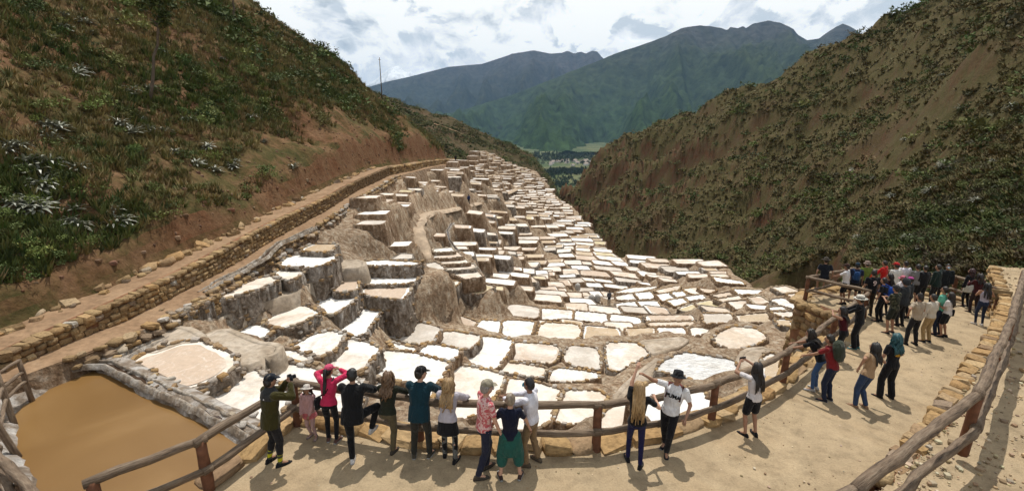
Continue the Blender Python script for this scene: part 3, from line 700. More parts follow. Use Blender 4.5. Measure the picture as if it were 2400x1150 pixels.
print('cells', len(cells), 'traced', npan)
KINDS = ['w'] * 8 + ['c'] * 6 + ['p'] * 4 + ['t'] * 3 + ['g'] * 3 + ['y']
def far_zone(c, steep):
    if c[1] > 105: return 'on the distant end of the terraced slope'
    if steep > .5: return 'on the steep stepped slope with high crusted banks'
    return 'in the crowded hollow above the ravine edge'
mbF, mbB = {}, MB()
for i, (area, z, P, c, steep) in enumerate(cells):
    k = KINDS[int(rg.integers(len(KINDS)))]
    if i < 300 - npan:
        grow_pan(far_zone(c, steep), k, z, P, .45, 0, i * 3 + 1, w=.11, rows=5 if steep > .4 else 3, rh=.09)
    else:
        fl, V, F, rim = pan_mesh(P, z, .8, .15, .08, 3, i * 3 + 1, rnd=.1)
        mbB.add(V, [tuple(f) for f in F])
        mbF.setdefault(k, []).append(fl)
names = ['bank'] + ['salt_' + k for k in mbF]
for j, k in enumerate(mbF):
    for fl in mbF[k]: mbB.add(fl, [tuple(range(len(fl)))], j + 1)
o = mbB.build('distant_salt_pans', [M[k] for k in names]); tag(o, 'mass of small salt pans on the far terraces', 'salt pans', kind='stuff')

# ------------------------------------------------------------------ road, path and stone wall under the left hill
def ribbon(name, L, Rr, mt, n_across=6, amp=.03, seed=0, thick=.5):
    """sheet between two 3D polylines"""
    L = np.asarray(L, float); Rr = np.asarray(Rr, float); k = len(L)
    t = np.linspace(0, 1, n_across)[None, :, None]
    G = L[:, None] * (1 - t) + Rr[:, None] * t
    G[..., 2] += amp * fbm(G[..., 0] * 1.3, G[..., 1] * 1.3, o=4, seed=seed)
    top = G.reshape(-1, 3)
    F = gridF(k, n_across)
    return mk(name, top, F, mt)
def wall_x(y): return -16.3 + .15 * math.sin(y * .35) + np.interp(y, [0, 60, 75, 135], [0, 0, .3, .6])
ys = np.arange(9, 136, .5)
zr = z_road(ys)
toe = lambda y: -18.35 + .35 * fbm(np.asarray(y) / 5, np.asarray(y) * 0, o=3, seed=2) + np.interp(y, [0, 60, 100, 135], [0, 0, .6, 1.2])
L = np.c_[toe(ys) - .6, ys, zr + .03]; Rr = np.c_[[wall_x(v) - .1 for v in ys], ys, zr]
o = ribbon('dirt_road', L, Rr, M['roadsand'], 10, .08, 4); tag(o, 'brown dirt road at the foot of the hill', kind='structure')
wh = np.interp(ys, [10, 14, 18, 27, 44, 60, 130], [.25, .45, .75, 1.0, .85, .9, .9])
xr2 = np.interp(ys, [9, 12, 13, 14.4, 16, 20, 27, 36, 45, 60, 80, 135], [-17.5, -16.5, -16.0, -15.5, -15.0, -14.95, -15.1, -15.0, -15.1, -15.2, -15.2, -15.1])
L = np.c_[[wall_x(v) + .05 for v in ys], ys, zr - wh]; Rr = np.c_[xr2, ys, zr - wh - .15]
o = ribbon('footpath', L, Rr, M['roadsand'], 8, .06, 8); tag(o, 'sandy footpath under the stone wall', kind='structure')
# outer edge of the footpath falls to the pans
kb = []
for k, dz in ((0, 0), (.12, -.22), (.3, -.6), (.7, -1.5)):
    dsc = np.interp(ys, [48, 60, 90, 120, 135], [1, 1.3, 1.6, 1.6, 1.5])
    kb.append(np.c_[xr2 + k * dsc ** .7 + .12 * fbm(ys * 1.1, ys * 0 + dz * 3, o=3, seed=6), ys, zr - wh - .13 + dz * dsc])
V = np.stack(kb, 1).reshape(-1, 3)
o = mk('path_bank', V, gridF(len(ys), 4)[:, ::-1], M['bank']); tag(o, 'crusted bank dropping from the footpath to the pans', 'bank')

def stone_wall(name, label, P0, sz=.3, hz=.2, depth=.28, kind='st_wall', limit=300, group=None, batter=.08, closed=False, core='red_earth', side=1):
    """P0: list of (x, y, ztop, zbot); stones are laid in uneven courses on the face to the right of travel (side=1)"""
    P0 = np.asarray(P0, float)
    t = thing(name, label, 'stone wall', (P0[0, 0], P0[0, 1], P0[0, 3]), group); org = np.array([P0[0, 0], P0[0, 1], P0[0, 3]])
    seg = np.hypot(*(P0[1:, :2] - P0[:-1, :2]).T); cum = np.concatenate([[0], np.cumsum(seg)])
    def ev(s):
        q = [np.interp(s, cum, P0[:, j]) for j in range(4)]
        i = min(len(seg) - 1, max(0, int(np.searchsorted(cum, s, side='right') - 1)))
        d = (P0[i + 1, :2] - P0[i, :2]) / seg[i]; return q, d
    ss = np.arange(0, cum[-1] + .01, .4); V = []
    for s in ss:
        q, d = ev(s); nrm = np.array([d[1], -d[0]]) * side
        a = np.array(q[:2]) - nrm * .06; b2 = np.array(q[:2]) - nrm * (depth + .25); c2 = np.array(q[:2]) + nrm * (batter * (q[2] - q[3]) - .06)
        V += [[*c2, q[3] - .2], [*a, q[2] - .04], [*b2, q[2] - .05], [*b2, q[3] - .2]]
    V = np.array(V); F = gridF(len(ss), 4)
    Fl = [tuple(f) for f in F] + [(0, 1, 2, 3), tuple(len(V) - 4 + k for k in (3, 2, 1, 0))]
    mk('wall_core', V - org, Fl, M[core], t, smooth=False)
    items = []
    maxh = (P0[:, 2] - P0[:, 3]).max(); nc = int(maxh / hz) + 1
    for r in range(nc):
        s = random.uniform(0, sz)
        while s < cum[-1]:
            L = sz * random.uniform(.6, 1.6)
            q, d = ev(min(cum[-1], s + L / 2)); H = q[2] - q[3]
            rows = max(1, round(H / hz)); h = H / rows
            if r < rows:
                nrm = np.array([d[1], -d[0]]) * side
                zc = q[3] + (r + .5) * h + random.uniform(-.03, .03)
                off = batter * (q[2] - zc) + random.uniform(-.05, .03)
                top = r == rows - 1
                loc = np.array([q[0] + nrm[0] * (off - depth * .4), q[1] + nrm[1] * (off - depth * .4), zc + (.03 if top else 0)])
                items.append((loc - org, (L * .98, depth * random.uniform(1.0, 1.4) * (1.25 if top else 1), h * random.uniform(1.15, 1.5)), math.atan2(d[1], d[0])))
            s += L
    dist = [np.linalg.norm(it[0] + org) / max(it[1]) for it in items]
    order = np.argsort(dist); mb = MB()
    for rank, j in enumerate(order):
        loc, szv, a = items[j]
        if rank < limit: put_stone(t, kind if random.random() < .75 else ('st_ochre' if random.random() < .7 else 'st_rim'), tuple(loc), szv, a + random.uniform(-.2, .2), .17)
        else:
            Vs, Fs = STG[random.randrange(8)]; ca, sa = math.cos(a), math.sin(a); v = Vs * np.array(szv)
            mb.add(np.c_[v[:, 0] * ca - v[:, 1] * sa, v[:, 0] * sa + v[:, 1] * ca, v[:, 2]] + loc, Fs)
    if mb.n: mb.build('far_stones', M[kind], t, smooth=False)['kind'] = 'stuff'
    return t
yy = np.arange(13.6, 62, .8)
stone_wall('retaining_wall', 'long low ochre stone wall holding the dirt road above the footpath',
           [(wall_x(v), v, float(z_road(v)) + .12, float(z_road(v) - np.interp(v, [10, 14, 18, 27, 44, 60], [.25, .45, .75, 1.0, .85, .9]))) for v in yy[::-1]], .34, .22, .3, side=-1)
yy = np.arange(63, 131, 2.0)
stone_wall('retaining_wall', 'far ochre stone wall where the road bends round the hill foot',
           [(wall_x(v), v, float(z_road(v)) + .15, float(z_road(v)) - 1.0) for v in yy[::-1]], .8, .4, .5, side=-1)
# stepped stone block beside the path
def block_wall(lbl, pts, zt, zb, **k):
    P = [at_z(x, y, zt) for x, y in pts]
    return stone_wall('retaining_wall', lbl, [(p[0], p[1], zt + .05, zb) for p in P], **k)
block_wall('short ochre stone wall holding a raised grey pan beside the footpath', [(385,742),(412,741),(460,718),(505,697),(512,690)], -8.1, -9.0, sz=.28, hz=.2, side=1)
block_wall('low ochre stone wall running down to the channel near the pond', [(235,815),(300,790),(350,765),(380,752)], -8.15, -8.7, sz=.3, hz=.22, side=1)
# ------------------------------------------------------------------ left hill
def hill_mat(name, grass, dry, soil, red, thr=.5, sc=.12):
    m, n, b = mat(name); v = coords(n, space='World')
    k1 = noise(n, v, sc, 7, .6, .7); k2 = noise(n, v, .55, 8, .65, .4); k3 = noise(n, v, 3.2, 8, .7); k4 = noise(n, v, sc * .6, 4, .5, .5)
    g = ramp(n, k2, [(.35, grass), (.6, dry)]); s = ramp(n, k2, [(.35, red), (.62, soil)])
    f = ramp(n, mth(n, 'ADD', mth(n, 'MULTIPLY', k1, .6), mth(n, 'MULTIPLY', k2, .4)), [(thr - .05, 0), (thr + .06, 1)])
    out = mix(n, f.outputs[0], g.outputs[0], s.outputs[0])
    geo = nd(n, 'ShaderNodeNewGeometry'); sp = nd(n, 'ShaderNodeSeparateXYZ'); n.links.new(geo.outputs['True Normal'], sp.inputs[0])
    st = ramp(n, sp.outputs[2], [(.34, 1), (.50, 0)])
    out = mix(n, st.outputs[0], out, s.outputs[0])
    r3 = ramp(n, k3, [(.25, .55), (.7, 1.3)]); out = mix(n, 1.0, out, r3.outputs[0], 'MULTIPLY')
    n.links.new(out, b.inputs['Base Color']); b.inputs['Roughness'].default_value = 1; b.inputs['Specular IOR Level'].default_value = .05
    bump(n, b, mix(n, .4, k3, k2), .9, .25); return m
M['hillL'] = hill_mat('left_hill_ground', (.062, .058, .022), (.12, .088, .038), (.19, .112, .062), (.15, .070, .036), .50)
M['hillR'] = hill_mat('right_hill_ground', (.070, .062, .026), (.092, .074, .036), (.092, .066, .038), (.105, .048, .028), .57, .05)
def zL(x, y):
    x = np.asarray(x, float); y = np.asarray(y, float)
    d = toe(y) - x - np.maximum(0, y - 124) * 1.15
    cut = 1.1 + .9 * fbm(y / 9, y * 0, o=2, seed=14) + np.interp(y, [0, 45, 60, 110, 125], [0, .2, 2.2, 2.4, 1])
    dd = np.maximum(d, 0)
    z = z_road(y) + cut * sstep(0, .5 + cut * .35, dd) + .80 * dd - .0012 * dd * dd
    far = sstep(0, 6, dd)
    z = z + far * (1.3 * fbm(x / 13, y / 17, o=3, seed=21) + .9 * (ridged(y / 7 + .3 * x / 7, x / 22, o=4, seed=5) - .55)) + sstep(0, 1.2, dd) * (.5 * fbm(x / 2.2, y / 2.2, o=4, seed=8) + .95 * sstep(25, 60, y) * sstep(16, 6, dd) * (ridged(y / 4.5 + x / 9, x / 9, o=5, seed=77) - .6) + .35 * (ridged(x / 3.1, y / 3.7, o=4, seed=78) - .6))
    z = z + far * 2.2 * np.clip(ridged(x / 16, y / 16, o=4, seed=55) - .78, 0, 1) * 4 * sstep(12, 25, dd)
    # rocky knob on the crest
    z = z + 2.2 * np.exp(-(((x + 42) / 5) ** 2 + ((y - 118) / 7) ** 2))
    return np.where(d < 0, z_road(y) - .1 + .7 * d, z)
us = np.concatenate([np.arange(0, 12, .22), np.arange(12, 34, .36), np.arange(34, 75, .8)])
ys = np.concatenate([np.arange(-12, 55, .32), np.arange(55, 160, .5)])
U, Y = np.meshgrid(us, ys, indexing='ij'); X = toe(Y) + .15 - U
o = mk('left_hill', np.stack([X, Y, zL(X, Y)], -1).reshape(-1, 3), gridF(len(us), len(ys))[:, ::-1], M['hillL']); tag(o, kind='structure')
o['label'] = 'steep scrubby red-earth hillside above the dirt road'

# ------------------------------------------------------------------ right hill across the ravine
RC = []
for px, py, yy in [(2000,75,150),(2200,2,131),(1900,132,160),(1830,185,171),(1700,217,195),(1540,290,223),(1400,373,241),(1325,440,270),
                   (1480,585,114),(1350,470,214),(1750,600,84),(1900,640,45),(2100,610,36),(2300,640,25),(2400,600,23),(2400,300,44),(2400,0,71),(2100,300,84),
                   (1800,400,120),(1600,450,151),(2000,500,72),(2200,450,50),(1650,540,100),(1450,450,190),(1900,300,128),(2250,150,88),(1550,380,190),(2060,655,34),(2200,668,27),(2340,692,19.5),(1850,640,60),(1700,580,96)]:
    RC.append(at_y(px, py, yy))
crest = RC[:8]
RC += [p * np.array([1.3, 1.3, 1]) - np.array([0, 0, 22]) for p in crest]
RC += [np.array(p) for p in [(20, 100, -36), (22, 150, -40), (20, 200, -44), (24, 250, -48), (22, 78, -30), (31, 62, -24), (26, 42, -15), (20.5, 23, -10.5), (18.5, 27, -13), (21, 14, -7), (45, 10, 9), (70, 30, 22), (30, -10, 0)]]
RC = np.array(RC)
_d2 = np.hypot(RC[:, None, 0] - RC[None, :, 0], RC[:, None, 1] - RC[None, :, 1]); _n2 = len(RC)
_B = np.zeros((_n2 + 3, _n2 + 3)); _B[:_n2, :_n2] = -_d2 + np.eye(_n2) * 1.0; _B[:_n2, _n2] = 1; _B[:_n2, _n2 + 1:] = RC[:, :2]; _B[_n2:, :_n2] = _B[:_n2, _n2:].T
_w2 = np.linalg.solve(_B, np.concatenate([RC[:, 2], [0, 0, 0]]))
def zR(x, y):
    x = np.asarray(x, float); y = np.asarray(y, float); sh = x.shape; xf = x.ravel(); yf = y.ravel()
    z = np.full(len(xf), _w2[_n2]) + _w2[_n2 + 1] * xf + _w2[_n2 + 2] * yf
    for i in range(_n2): z -= _w2[i] * np.hypot(xf - RC[i, 0], yf - RC[i, 1])
    r = np.hypot(xf, yf)
    a = np.arctan2(xf, yf)
    low = sstep(4, -16, z)
    z = z + .022 * r * fbm(xf / 24, yf / 24, o=4, seed=71) + low * .085 * r * (ridged(xf / 20 + yf / 34, yf / 60 - xf / 60, o=5, seed=12) - .6) + .010 * r * fbm(xf / 3.5, yf / 3.5, o=4, seed=31) + .012 * np.minimum(r, 110) * (ridged(xf / 6.5, yf / 8, o=4, seed=32) - .6)
    z = z + .012 * r * fbm((xf + .6 * yf) / 9, (yf - .6 * xf) / 26, o=4, seed=44)
    return z.reshape(sh)
def zRt(X, Y):
    Z = zR(X, Y); f = sstep(.77, .69, X / np.maximum(Y, 1)) * sstep(52, 44, Y) * (Y > 8); Z = Z * (1 - f) + np.minimum(Z, -30) * f
    return np.where((X < 24) & (Y < 232) & (Y > 30), np.minimum(Z, T(np.maximum(X, x_edge(Y) + .3), Y) - 2.5), Z)
# polar grid: even detail from near to far
aa = np.linspace(R(2), R(100), 420); rr = 19 * (19.0 ** np.linspace(0, 1, 300))
A, Rr2 = np.meshgrid(aa, rr, indexing='ij'); X = Rr2 * np.sin(A); Y = Rr2 * np.cos(A)
Z = zR(X, Y)
keep = X > 15.0 + 0 * X
Zt = zRt(X, Y)
V = np.stack([X, Y, Zt], -1).reshape(-1, 3); F = gridF(len(aa), len(rr))
kf = keep.ravel()[F].all(1); F = F[kf]
used = np.unique(F); mp_ = np.full(len(V), -1); mp_[used] = np.arange(len(used))
o = mk('right_hill', V[used], mp_[F], M['hillR']); tag(o, kind='structure'); o['label'] = 'brown scrubby hillside with red gullies across the ravine'

# ------------------------------------------------------------------ ridge behind the terraces
def zM(x, y):
    x = np.asarray(x, float); y = np.asarray(y, float)
    cr = np.interp(x, [-140, -69, -35, -5, 13.6, 25, 32, 60], [42, 15.6, 4, -9, -18, -33, -46, -90])
    z = cr - np.maximum(0, 300 - y) * np.interp(x, [-80, 0, 30], [.10, .14, .10]) - np.maximum(0, y - 300) * .5
    return z + 3.0 * (ridged((x * .8 + y * .5) / 26, y / 80, o=5, seed=3) - .6) + 1.6 * fbm(x / 9, y / 9, o=5, seed=4)
xs = np.arange(-140, 62, 1.4); ys = np.arange(170, 372, 1.6)
X, Y = np.meshgrid(xs, ys, indexing='ij')
M['hillM'] = hill_mat('mid_ridge_ground', (.052, .046, .022), (.085, .066, .036), (.115, .078, .046), (.10, .058, .036), .52, .04)
o = mk('middle_ridge', np.stack([X, Y, zM(X, Y)], -1).reshape(-1, 3), gridF(len(xs), len(ys)), M['hillM']); tag(o, kind='structure'); o['label'] = 'dark brown ridge sloping into the valley behind the terraces'
# pale track over the ridge
tr = [at_y(x, y, 262) for x, y in ((1018,312),(1035,305),(1050,300),(1062,294),(1072,288),(1076,282))]
tr = [np.array([p[0], p[1], float(zM(p[0], p[1])) + .35]) for p in tr]
L = [p + [0, -1.1, 0] for p in tr]; Rr = [p + [0, 1.1, .3] for p in tr]
tag(ribbon('ridge_track', L, Rr, M['roadsand'], 3, .05), 'pale track climbing over the dark ridge', kind='structure')

# ------------------------------------------------------------------ far mountains and valley floor
def mtn_mat(name, low, high, rock, z0, z1, con=(.35, 1.6)):
    m, n, b = mat(name); v = coords(n, space='World'); k = noise(n, v, .0022, 9, .62, .4); k2 = noise(n, v, .012, 8, .65)
    geo = nd(n, 'ShaderNodeNewGeometry'); sp = nd(n, 'ShaderNodeSeparateXYZ'); n.links.new(geo.outputs['Position'], sp.inputs[0])
    t = mth(n, 'ADD', mth(n, 'DIVIDE', mth(n, 'SUBTRACT', sp.outputs[2], z0), z1 - z0), mth(n, 'MULTIPLY', mth(n, 'SUBTRACT', k, .5), .5))
    r = ramp(n, t, [(.1, low), (.6, high), (.9, rock)]); r2 = ramp(n, k2, [(.3, con[0]), (.7, con[1])])
    n.links.new(mix(n, 1.0, r.outputs[0], r2.outputs[0], 'MULTIPLY'), b.inputs['Base Color']); b.inputs['Roughness'].default_value = 1; b.inputs['Specular IOR Level'].default_value = 0
    bump(n, b, mix(n, .5, k2, k), 1.0, 40); return m
def mountain(name, label, sky_pts, Yc, Yf, zf, mt, amp, power=1.25, nx=260, ny=150, seed=0, xpad=0, jag=0, foot=None):
    P = np.array([at_y(x, y, Yc) for x, y in sky_pts]); xs = np.linspace(P[0, 0] - xpad, P[-1, 0] + xpad, nx)
    cz = np.interp(xs, P[:, 0], P[:, 2])
    if jag: cz = cz + jag * fbm(xs / 260, xs * 0, o=5, seed=seed + 3)
    t = np.linspace(-.35, 1, ny)                     # -.35 behind the crest, 0 crest, 1 foot
    Xg, Tg = np.meshgrid(xs, t, indexing='ij'); C = np.repeat(cz[:, None], ny, 1)
    tt = np.clip(Tg, 0, 1)
    Yg = Yc + (Yf - Yc) * Tg
    Xg2 = Xg * (1 - .0 * tt) * (Yg / Yc) ** .35
    prof = (1 - tt) ** power
    spur = ridged(Xg / (amp * 2.3) + .5 * Tg, Tg * 1.9 + Xg / (amp * 11), o=7, seed=seed) - .62
    Zg = zf + (C - zf) * prof + amp * spur * np.sin(np.pi * np.clip(tt, 0, 1)) ** .6 * 2.4 + amp * .25 * fbm(Xg / (amp * .8), Yg / (amp * .8), o=5, seed=seed + 9) * sstep(0, .12, tt)
    Zg = np.where(Tg < 0, C + Tg * (C - zf) * 1.2, Zg)
    o = mk(name, np.stack([Xg2, Yg, Zg], -1).reshape(-1, 3), gridF(nx, ny), mt); tag(o, kind='structure'); o['label'] = label
    return o
ZV = -150
M['mtnR'] = mtn_mat('green_mountain', (.033, .056, .020), (.040, .050, .024), (.055, .052, .046), -150, 1250)
M['mtnL'] = mtn_mat('blue_mountain', (.024, .034, .018), (.036, .036, .024), (.055, .048, .044), -150, 1300)
mountain('right_mountain', 'broad green mountain with a jagged rocky crest above the valley',
    [(900,330),(1050,268),(1200,222),(1320,175),(1410,138),(1440,125),(1500,105),(1560,85),(1600,66),(1640,57),(1690,63),(1705,70),(1712,62),(1730,66),(1742,60),(1748,65),(1765,54),(1800,47),(1832,54),(1860,66),(1870,78),(1892,92),(1920,89),(1948,70),(1960,62),(1975,54),(1990,60),(2002,66),(2015,76),(2100,120),(2300,150)], 6000, 2500, ZV, M['mtnR'], 215, 1.15, 320, 170, 5, 0, 0)
mountain('left_mountain', 'hazy blue-grey mountain range with a toothed end', [(560,260),(760,235),(905,192),(960,180),(1050,157),(1130,150),(1200,127),(1250,118),(1290,126),(1318,124),(1330,119),(1345,126),(1362,121),(1372,126),(1388,119),(1400,121),(1412,136),(1500,180),(1700,240)], 9500, 5200, ZV + 40, M['mtnL'], 260, 1.2, 260, 140, 17, 600, 0)
M['snow'] = mtn_mat('snow_peak', (.05, .06, .06), (.78, .80, .82), (.85, .87, .88), 1150, 1650, (.8, 1.1))
mountain('snow_peak', 'distant snow-streaked peak under cumulus cloud', [(840,212),(880,188),(895,174),(905,168),(915,161),(925,156),(932,155),(942,165),(952,169),(962,167),(975,177),(1010,200),(1100,215)], 17000, 12500, 400, M['snow'], 330, 1.3, 160, 90, 23, 500, 60)
# valley floor
M['valley'] = earth_mat('valley_fields', [(.32, (.04, .06, .022)), (.47, (.06, .085, .03)), (.56, (.13, .13, .055)), (.66, (.045, .065, .024))], .006, .05, 1.0)
xs = np.linspace(-2500, 3500, 60); ys = np.linspace(380, 7000, 70)
X, Y = np.meshgrid(xs, ys, indexing='ij'); Z = ZV + 6 * fbm(X / 500, Y / 500, o=3, seed=2) + np.maximum(0, 900 - Y) * .02
o = mk('valley_floor', np.stack([X, Y, Z], -1).reshape(-1, 3), gridF(60, 70), M['valley']); tag(o, kind='structure'); o['label'] = 'green valley floor with fields'
# skirt of ground joining the near hills down to the valley, so no gap opens from other viewpoints
xs = np.linspace(-400, 400, 60); ys = np.linspace(225, 1100, 60)
X, Y = np.meshgrid(xs, ys, indexing='ij'); Z = np.interp(Y, [225, 320, 700, 1100], [-62, -75, -130, -156]) + 4 * fbm(X / 60, Y / 60, o=3, seed=6)
o = mk('lower_slope', np.stack([X, Y, Z], -1).reshape(-1, 3), gridF(60, 60), M['hillM']); tag(o, kind='structure')
# wide ground sheet below everything out to the horizon
o = mk('ground', [(-30000, -30000, -190), (30000, -30000, -190), (30000, 40000, -190), (-30000, 40000, -190)], [(0, 1, 2, 3)], M['hillM']); tag(o, kind='structure')

# ------------------------------------------------------------------ vegetation
def leaf_mat(name, rough=.75):
    m, n, b = mat(name); a = nd(n, 'ShaderNodeVertexColor'); a.layer_name = 'Col'
    v = coords(n, space='World'); k = noise(n, v, 4, 4); r = ramp(n, k, [(.3, .75), (.7, 1.25)])
    n.links.new(mix(n, 1.0, a.outputs[0], r.outputs[0], 'MULTIPLY'), b.inputs['Base Color']); b.inputs['Roughness'].default_value = rough
    b.inputs['Specular IOR Level'].default_value = .2; return m
M['leaf'] = leaf_mat('foliage')
def scatter(name, label, P, size, protoV, protoF, cols, seed=0, kind='stuff', squash=(.8, 1.2), mt='leaf'):
    rg = np.random.default_rng(seed); n = len(P); k = rg.integers(len(protoV), size=n); a = rg.uniform(0, 6.283, n)
    Vs, Fs, Cs = [], [], []; off = 0
    for j in range(len(protoV)):
        idx = np.where(k == j)[0]
        if not len(idx): continue
        pv = protoV[j]; ca, sa = np.cos(a[idx])[:, None], np.sin(a[idx])[:, None]; s = size[idx][:, None]; sq = rg.uniform(*squash, len(idx))[:, None]
        x = (pv[None, :, 0] * ca - pv[None, :, 1] * sa) * s; y = (pv[None, :, 0] * sa + pv[None, :, 1] * ca) * s; z = pv[None, :, 2] * s * sq
        V = np.stack([x + P[idx, 0:1], y + P[idx, 1:2], z + P[idx, 2:3]], -1).reshape(-1, 3)
        m = len(pv); F = (protoF[j][None] + (np.arange(len(idx)) * m)[:, None, None]).reshape(-1, 3) + off
        Vs.append(V); Fs.append(F); Cs.append(np.repeat(cols[idx], m, 0)); off += len(V)
    V = np.concatenate(Vs); F = np.concatenate(Fs); C = np.concatenate(Cs)
    me = new_mesh(name, V, F, False, [M[mt]]); col_attr(me, 'Col', C)
    o = link(name, me); tag(o, label, kind=kind); return o
def leaf_cloud(n, seed, rx=.5, rz=.42, ls=.13, up=.35):       # small leaf triangles through a lumpy dome
    rg = np.random.default_rng(seed); V = []; lobes = rg.normal(0, .28, (5, 3)); lobes[:, 2] = np.abs(lobes[:, 2]) * .7
    for i in range(n):
        c = lobes[i % 5]; d = rg.normal(0, 1, 3); d /= np.linalg.norm(d); d[2] = d[2] * .8 + .15
        p = c * [1, 1, 1] + d * (rg.uniform(.55, 1) * .32); p = p * [rx * 2, rx * 2, rz * 2]; p[2] = max(p[2] + up * rz, .02)
        u = rg.normal(0, 1, 3); u /= np.linalg.norm(u); w = np.cross(u, d); w /= np.linalg.norm(w) + 1e-6
        l = ls * rg.uniform(.6, 1.5)
        V += [p - w * l * .5, p + w * l * .5, p + (u * .5 + d * .6) * l * 1.3]
    return np.array(V), np.arange(len(V)).reshape(-1, 3)
def tuft(n, seed, h=.6, sp=.45, wd=.05):
    rg = np.random.default_rng(seed); V = []
    for i in range(n):
        a = rg.uniform(0, 6.28); r = rg.uniform(0, .18); o_ = np.array([math.cos(a) * r, math.sin(a) * r, -.05]); b2 = a + rg.uniform(-.8, .8)
        tip = o_ + [math.cos(b2) * sp * rg.uniform(.3, 1), math.sin(b2) * sp * rg.uniform(.3, 1), h * rg.uniform(.5, 1.1)]; w = np.array([-math.sin(b2), math.cos(b2), 0]) * wd
        V += [o_ - w, o_ + w, tip]
    return np.array(V), np.arange(len(V)).reshape(-1, 3)
SHR = [leaf_cloud(260, i, ls=.085) for i in range(6)]; SHRs = [leaf_cloud(70, 50 + i, ls=.15) for i in range(5)]
TUF = [tuft(16, i, wd=.06) for i in range(6)]; TUFs = [tuft(7, 30 + i, .5, .5, .11) for i in range(5)]
def colvar(base, n, seed, v=.3):
    rg = np.random.default_rng(seed); b = np.array(base); c = b[rg.integers(len(b), size=n)] * (1 + rg.uniform(-v, v, n))[:, None]; return np.clip(c * (1 + rg.uniform(-.08, .08, (n, 3))), 0, 1)
GR = [(.10, .125, .035), (.075, .105, .03), (.13, .135, .045), (.065, .085, .03), (.12, .14, .04)]
DRY = [(.24, .19, .08), (.19, .15, .065), (.28, .215, .10), (.14, .13, .05), (.16, .145, .055)]
rg = np.random.default_rng(5)
# left hill
n = 60000; d = rg.uniform(.8, 1, n) * 0 + 58 * rg.random(n) ** 1.3; y = 8 + 126 * rg.random(n) ** 1.25; x = toe(y) - 1.0 - d
mask = fbm(x / 7, y / 9, o=4, seed=91); keep = mask > rg.uniform(-.42, .22, n) - .08 * (d > 6) + .25 * (d < 2.5)
x, y, d, mask = x[keep], y[keep], d[keep], mask[keep]; P = np.c_[x, y, zL(x, y) - .03]
pick = rg.random(len(x)); sh = (pick < .05 + .16 * np.clip(mask, 0, 1)) 
q = ~sh; scatter('hillside_grass', 'dry and green grass tufts covering the left hillside', P[q], rg.uniform(.45, 1.0, q.sum()) * (1 + y[q] / 150), [t[0] for t in TUF], [t[1] for t in TUF], np.where((mask[q] + rg.normal(0, .15, q.sum()) > .22)[:, None], colvar(GR, q.sum(), 1), colvar(DRY, q.sum(), 2)), 3)
nearS = sh & (y < 60); farS = sh & (y >= 60)
def shr_size(k): return np.clip(rg.lognormal(-.4, .62, k), .25, 2.8)
scatter('hillside_shrubs', 'low green shrubs spread over the left hillside', P[nearS], np.minimum(shr_size(nearS.sum()), np.clip(y[nearS] / 24, .75, 2.6)), [t[0] for t in SHR], [t[1] for t in SHR], colvar(GR, nearS.sum(), 4, .4) * 1.25, 5)
scatter('upper_hillside_shrubs', 'dark scrub along the upper left hillside', P[farS], shr_size(farS.sum()) * 1.25, [t[0] for t in SHRs], [t[1] for t in SHRs], colvar(GR[:4], farS.sum(), 6, .4) * .9, 7)
# loose rocks and clods on the eroded foot of the hill
n = 1500; d = 16 * rg.random(n) ** 1.8; y = 10 + 122 * rg.random(n); x = toe(y) - .4 - d; P = np.c_[x, y, zL(x, y)]
RKV = [STG[i][0] for i in range(6)]; RKF = [np.array([t_ for f in STG[i][1] for t_ in ((f[0], f[1], f[2]), (f[0], f[2], f[3]))]) for i in range(6)]
scatter('hillside_rocks', 'broken red-brown rock on the foot of the left hillside', P, np.clip(rg.lognormal(-2.1, .5, n), .05, .3), RKV, RKF, colvar([(.17, .085, .05), (.21, .12, .07), (.13, .075, .05), (.25, .16, .10)], n, 61), 62)
# right hill
n = 230000; a = R(3) + R(62) * rg.random(n); r = 18 * (16.0 ** rg.random(n)); x = r * np.sin(a); y = r * np.cos(a); z = zRt(x, y)
e = 1.0; slope = np.hypot((zR(x + e, y) - z) / e, (zR(x, y + e) - z) / e)
mk_ = fbm(x / 18, y / 18, o=4, seed=77); keep = ((x > x_edge(y) + np.where(y < 75, 2.0, 6.0)) | (y < 36)) & (x > 20.0) & (np.hypot(x - 17, y - 17) > 4.5) & (slope < 1.35 + .3 * rg.random(n) + .8 * (y < 48)) & (mk_ + .35 * fbm(x / 5, y / 5, o=3, seed=78) > rg.uniform(-1.0, .15, n)) & ((z > T(x, y) + .3) | (x > 34) | (y < 34))
x, y, z, r, mk_ = x[keep], y[keep], z[keep], r[keep], mk_[keep]; P = np.c_[x, y, z - .03]; pick = rg.random(len(x)); sh = pick < .045
q = ~sh; scatter('far_hillside_grass', 'dry grass tufts covering the right hillside', P[q], rg.uniform(.3, .85, q.sum()) * (1 + r[q] / 140), [t[0] for t in TUFs], [t[1] for t in TUFs], np.where((mk_[q] + rg.normal(0, .12, q.sum()) > .42)[:, None], colvar(GR, q.sum(), 11) * .8, colvar(DRY, q.sum(), 12) * .62), 13, squash=(.5, .9))
nr_ = sh & (r < 75); sh = sh & (r >= 75)
scatter('near_right_shrubs', 'leafy shrubs on the near part of the right hillside', P[nr_], np.clip(rg.lognormal(-.45, .6, nr_.sum()), .25, 2.0), [t[0] for t in SHR], [t[1] for t in SHR], colvar(GR[:4] + [(.12, .10, .05), (.10, .085, .045)], nr_.sum(), 24, .45) * .8, 25)
scatter('far_hillside_shrubs', 'dark low shrubs dotted over the right hillside', P[sh], np.clip(rg.lognormal(-.1, .4, sh.sum()), .4, 2.4) * (1 + r[sh] / 220), [t[0] for t in SHRs], [t[1] for t in SHRs], colvar(GR[:4] + [(.085, .075, .035)], sh.sum(), 14, .35), 15)
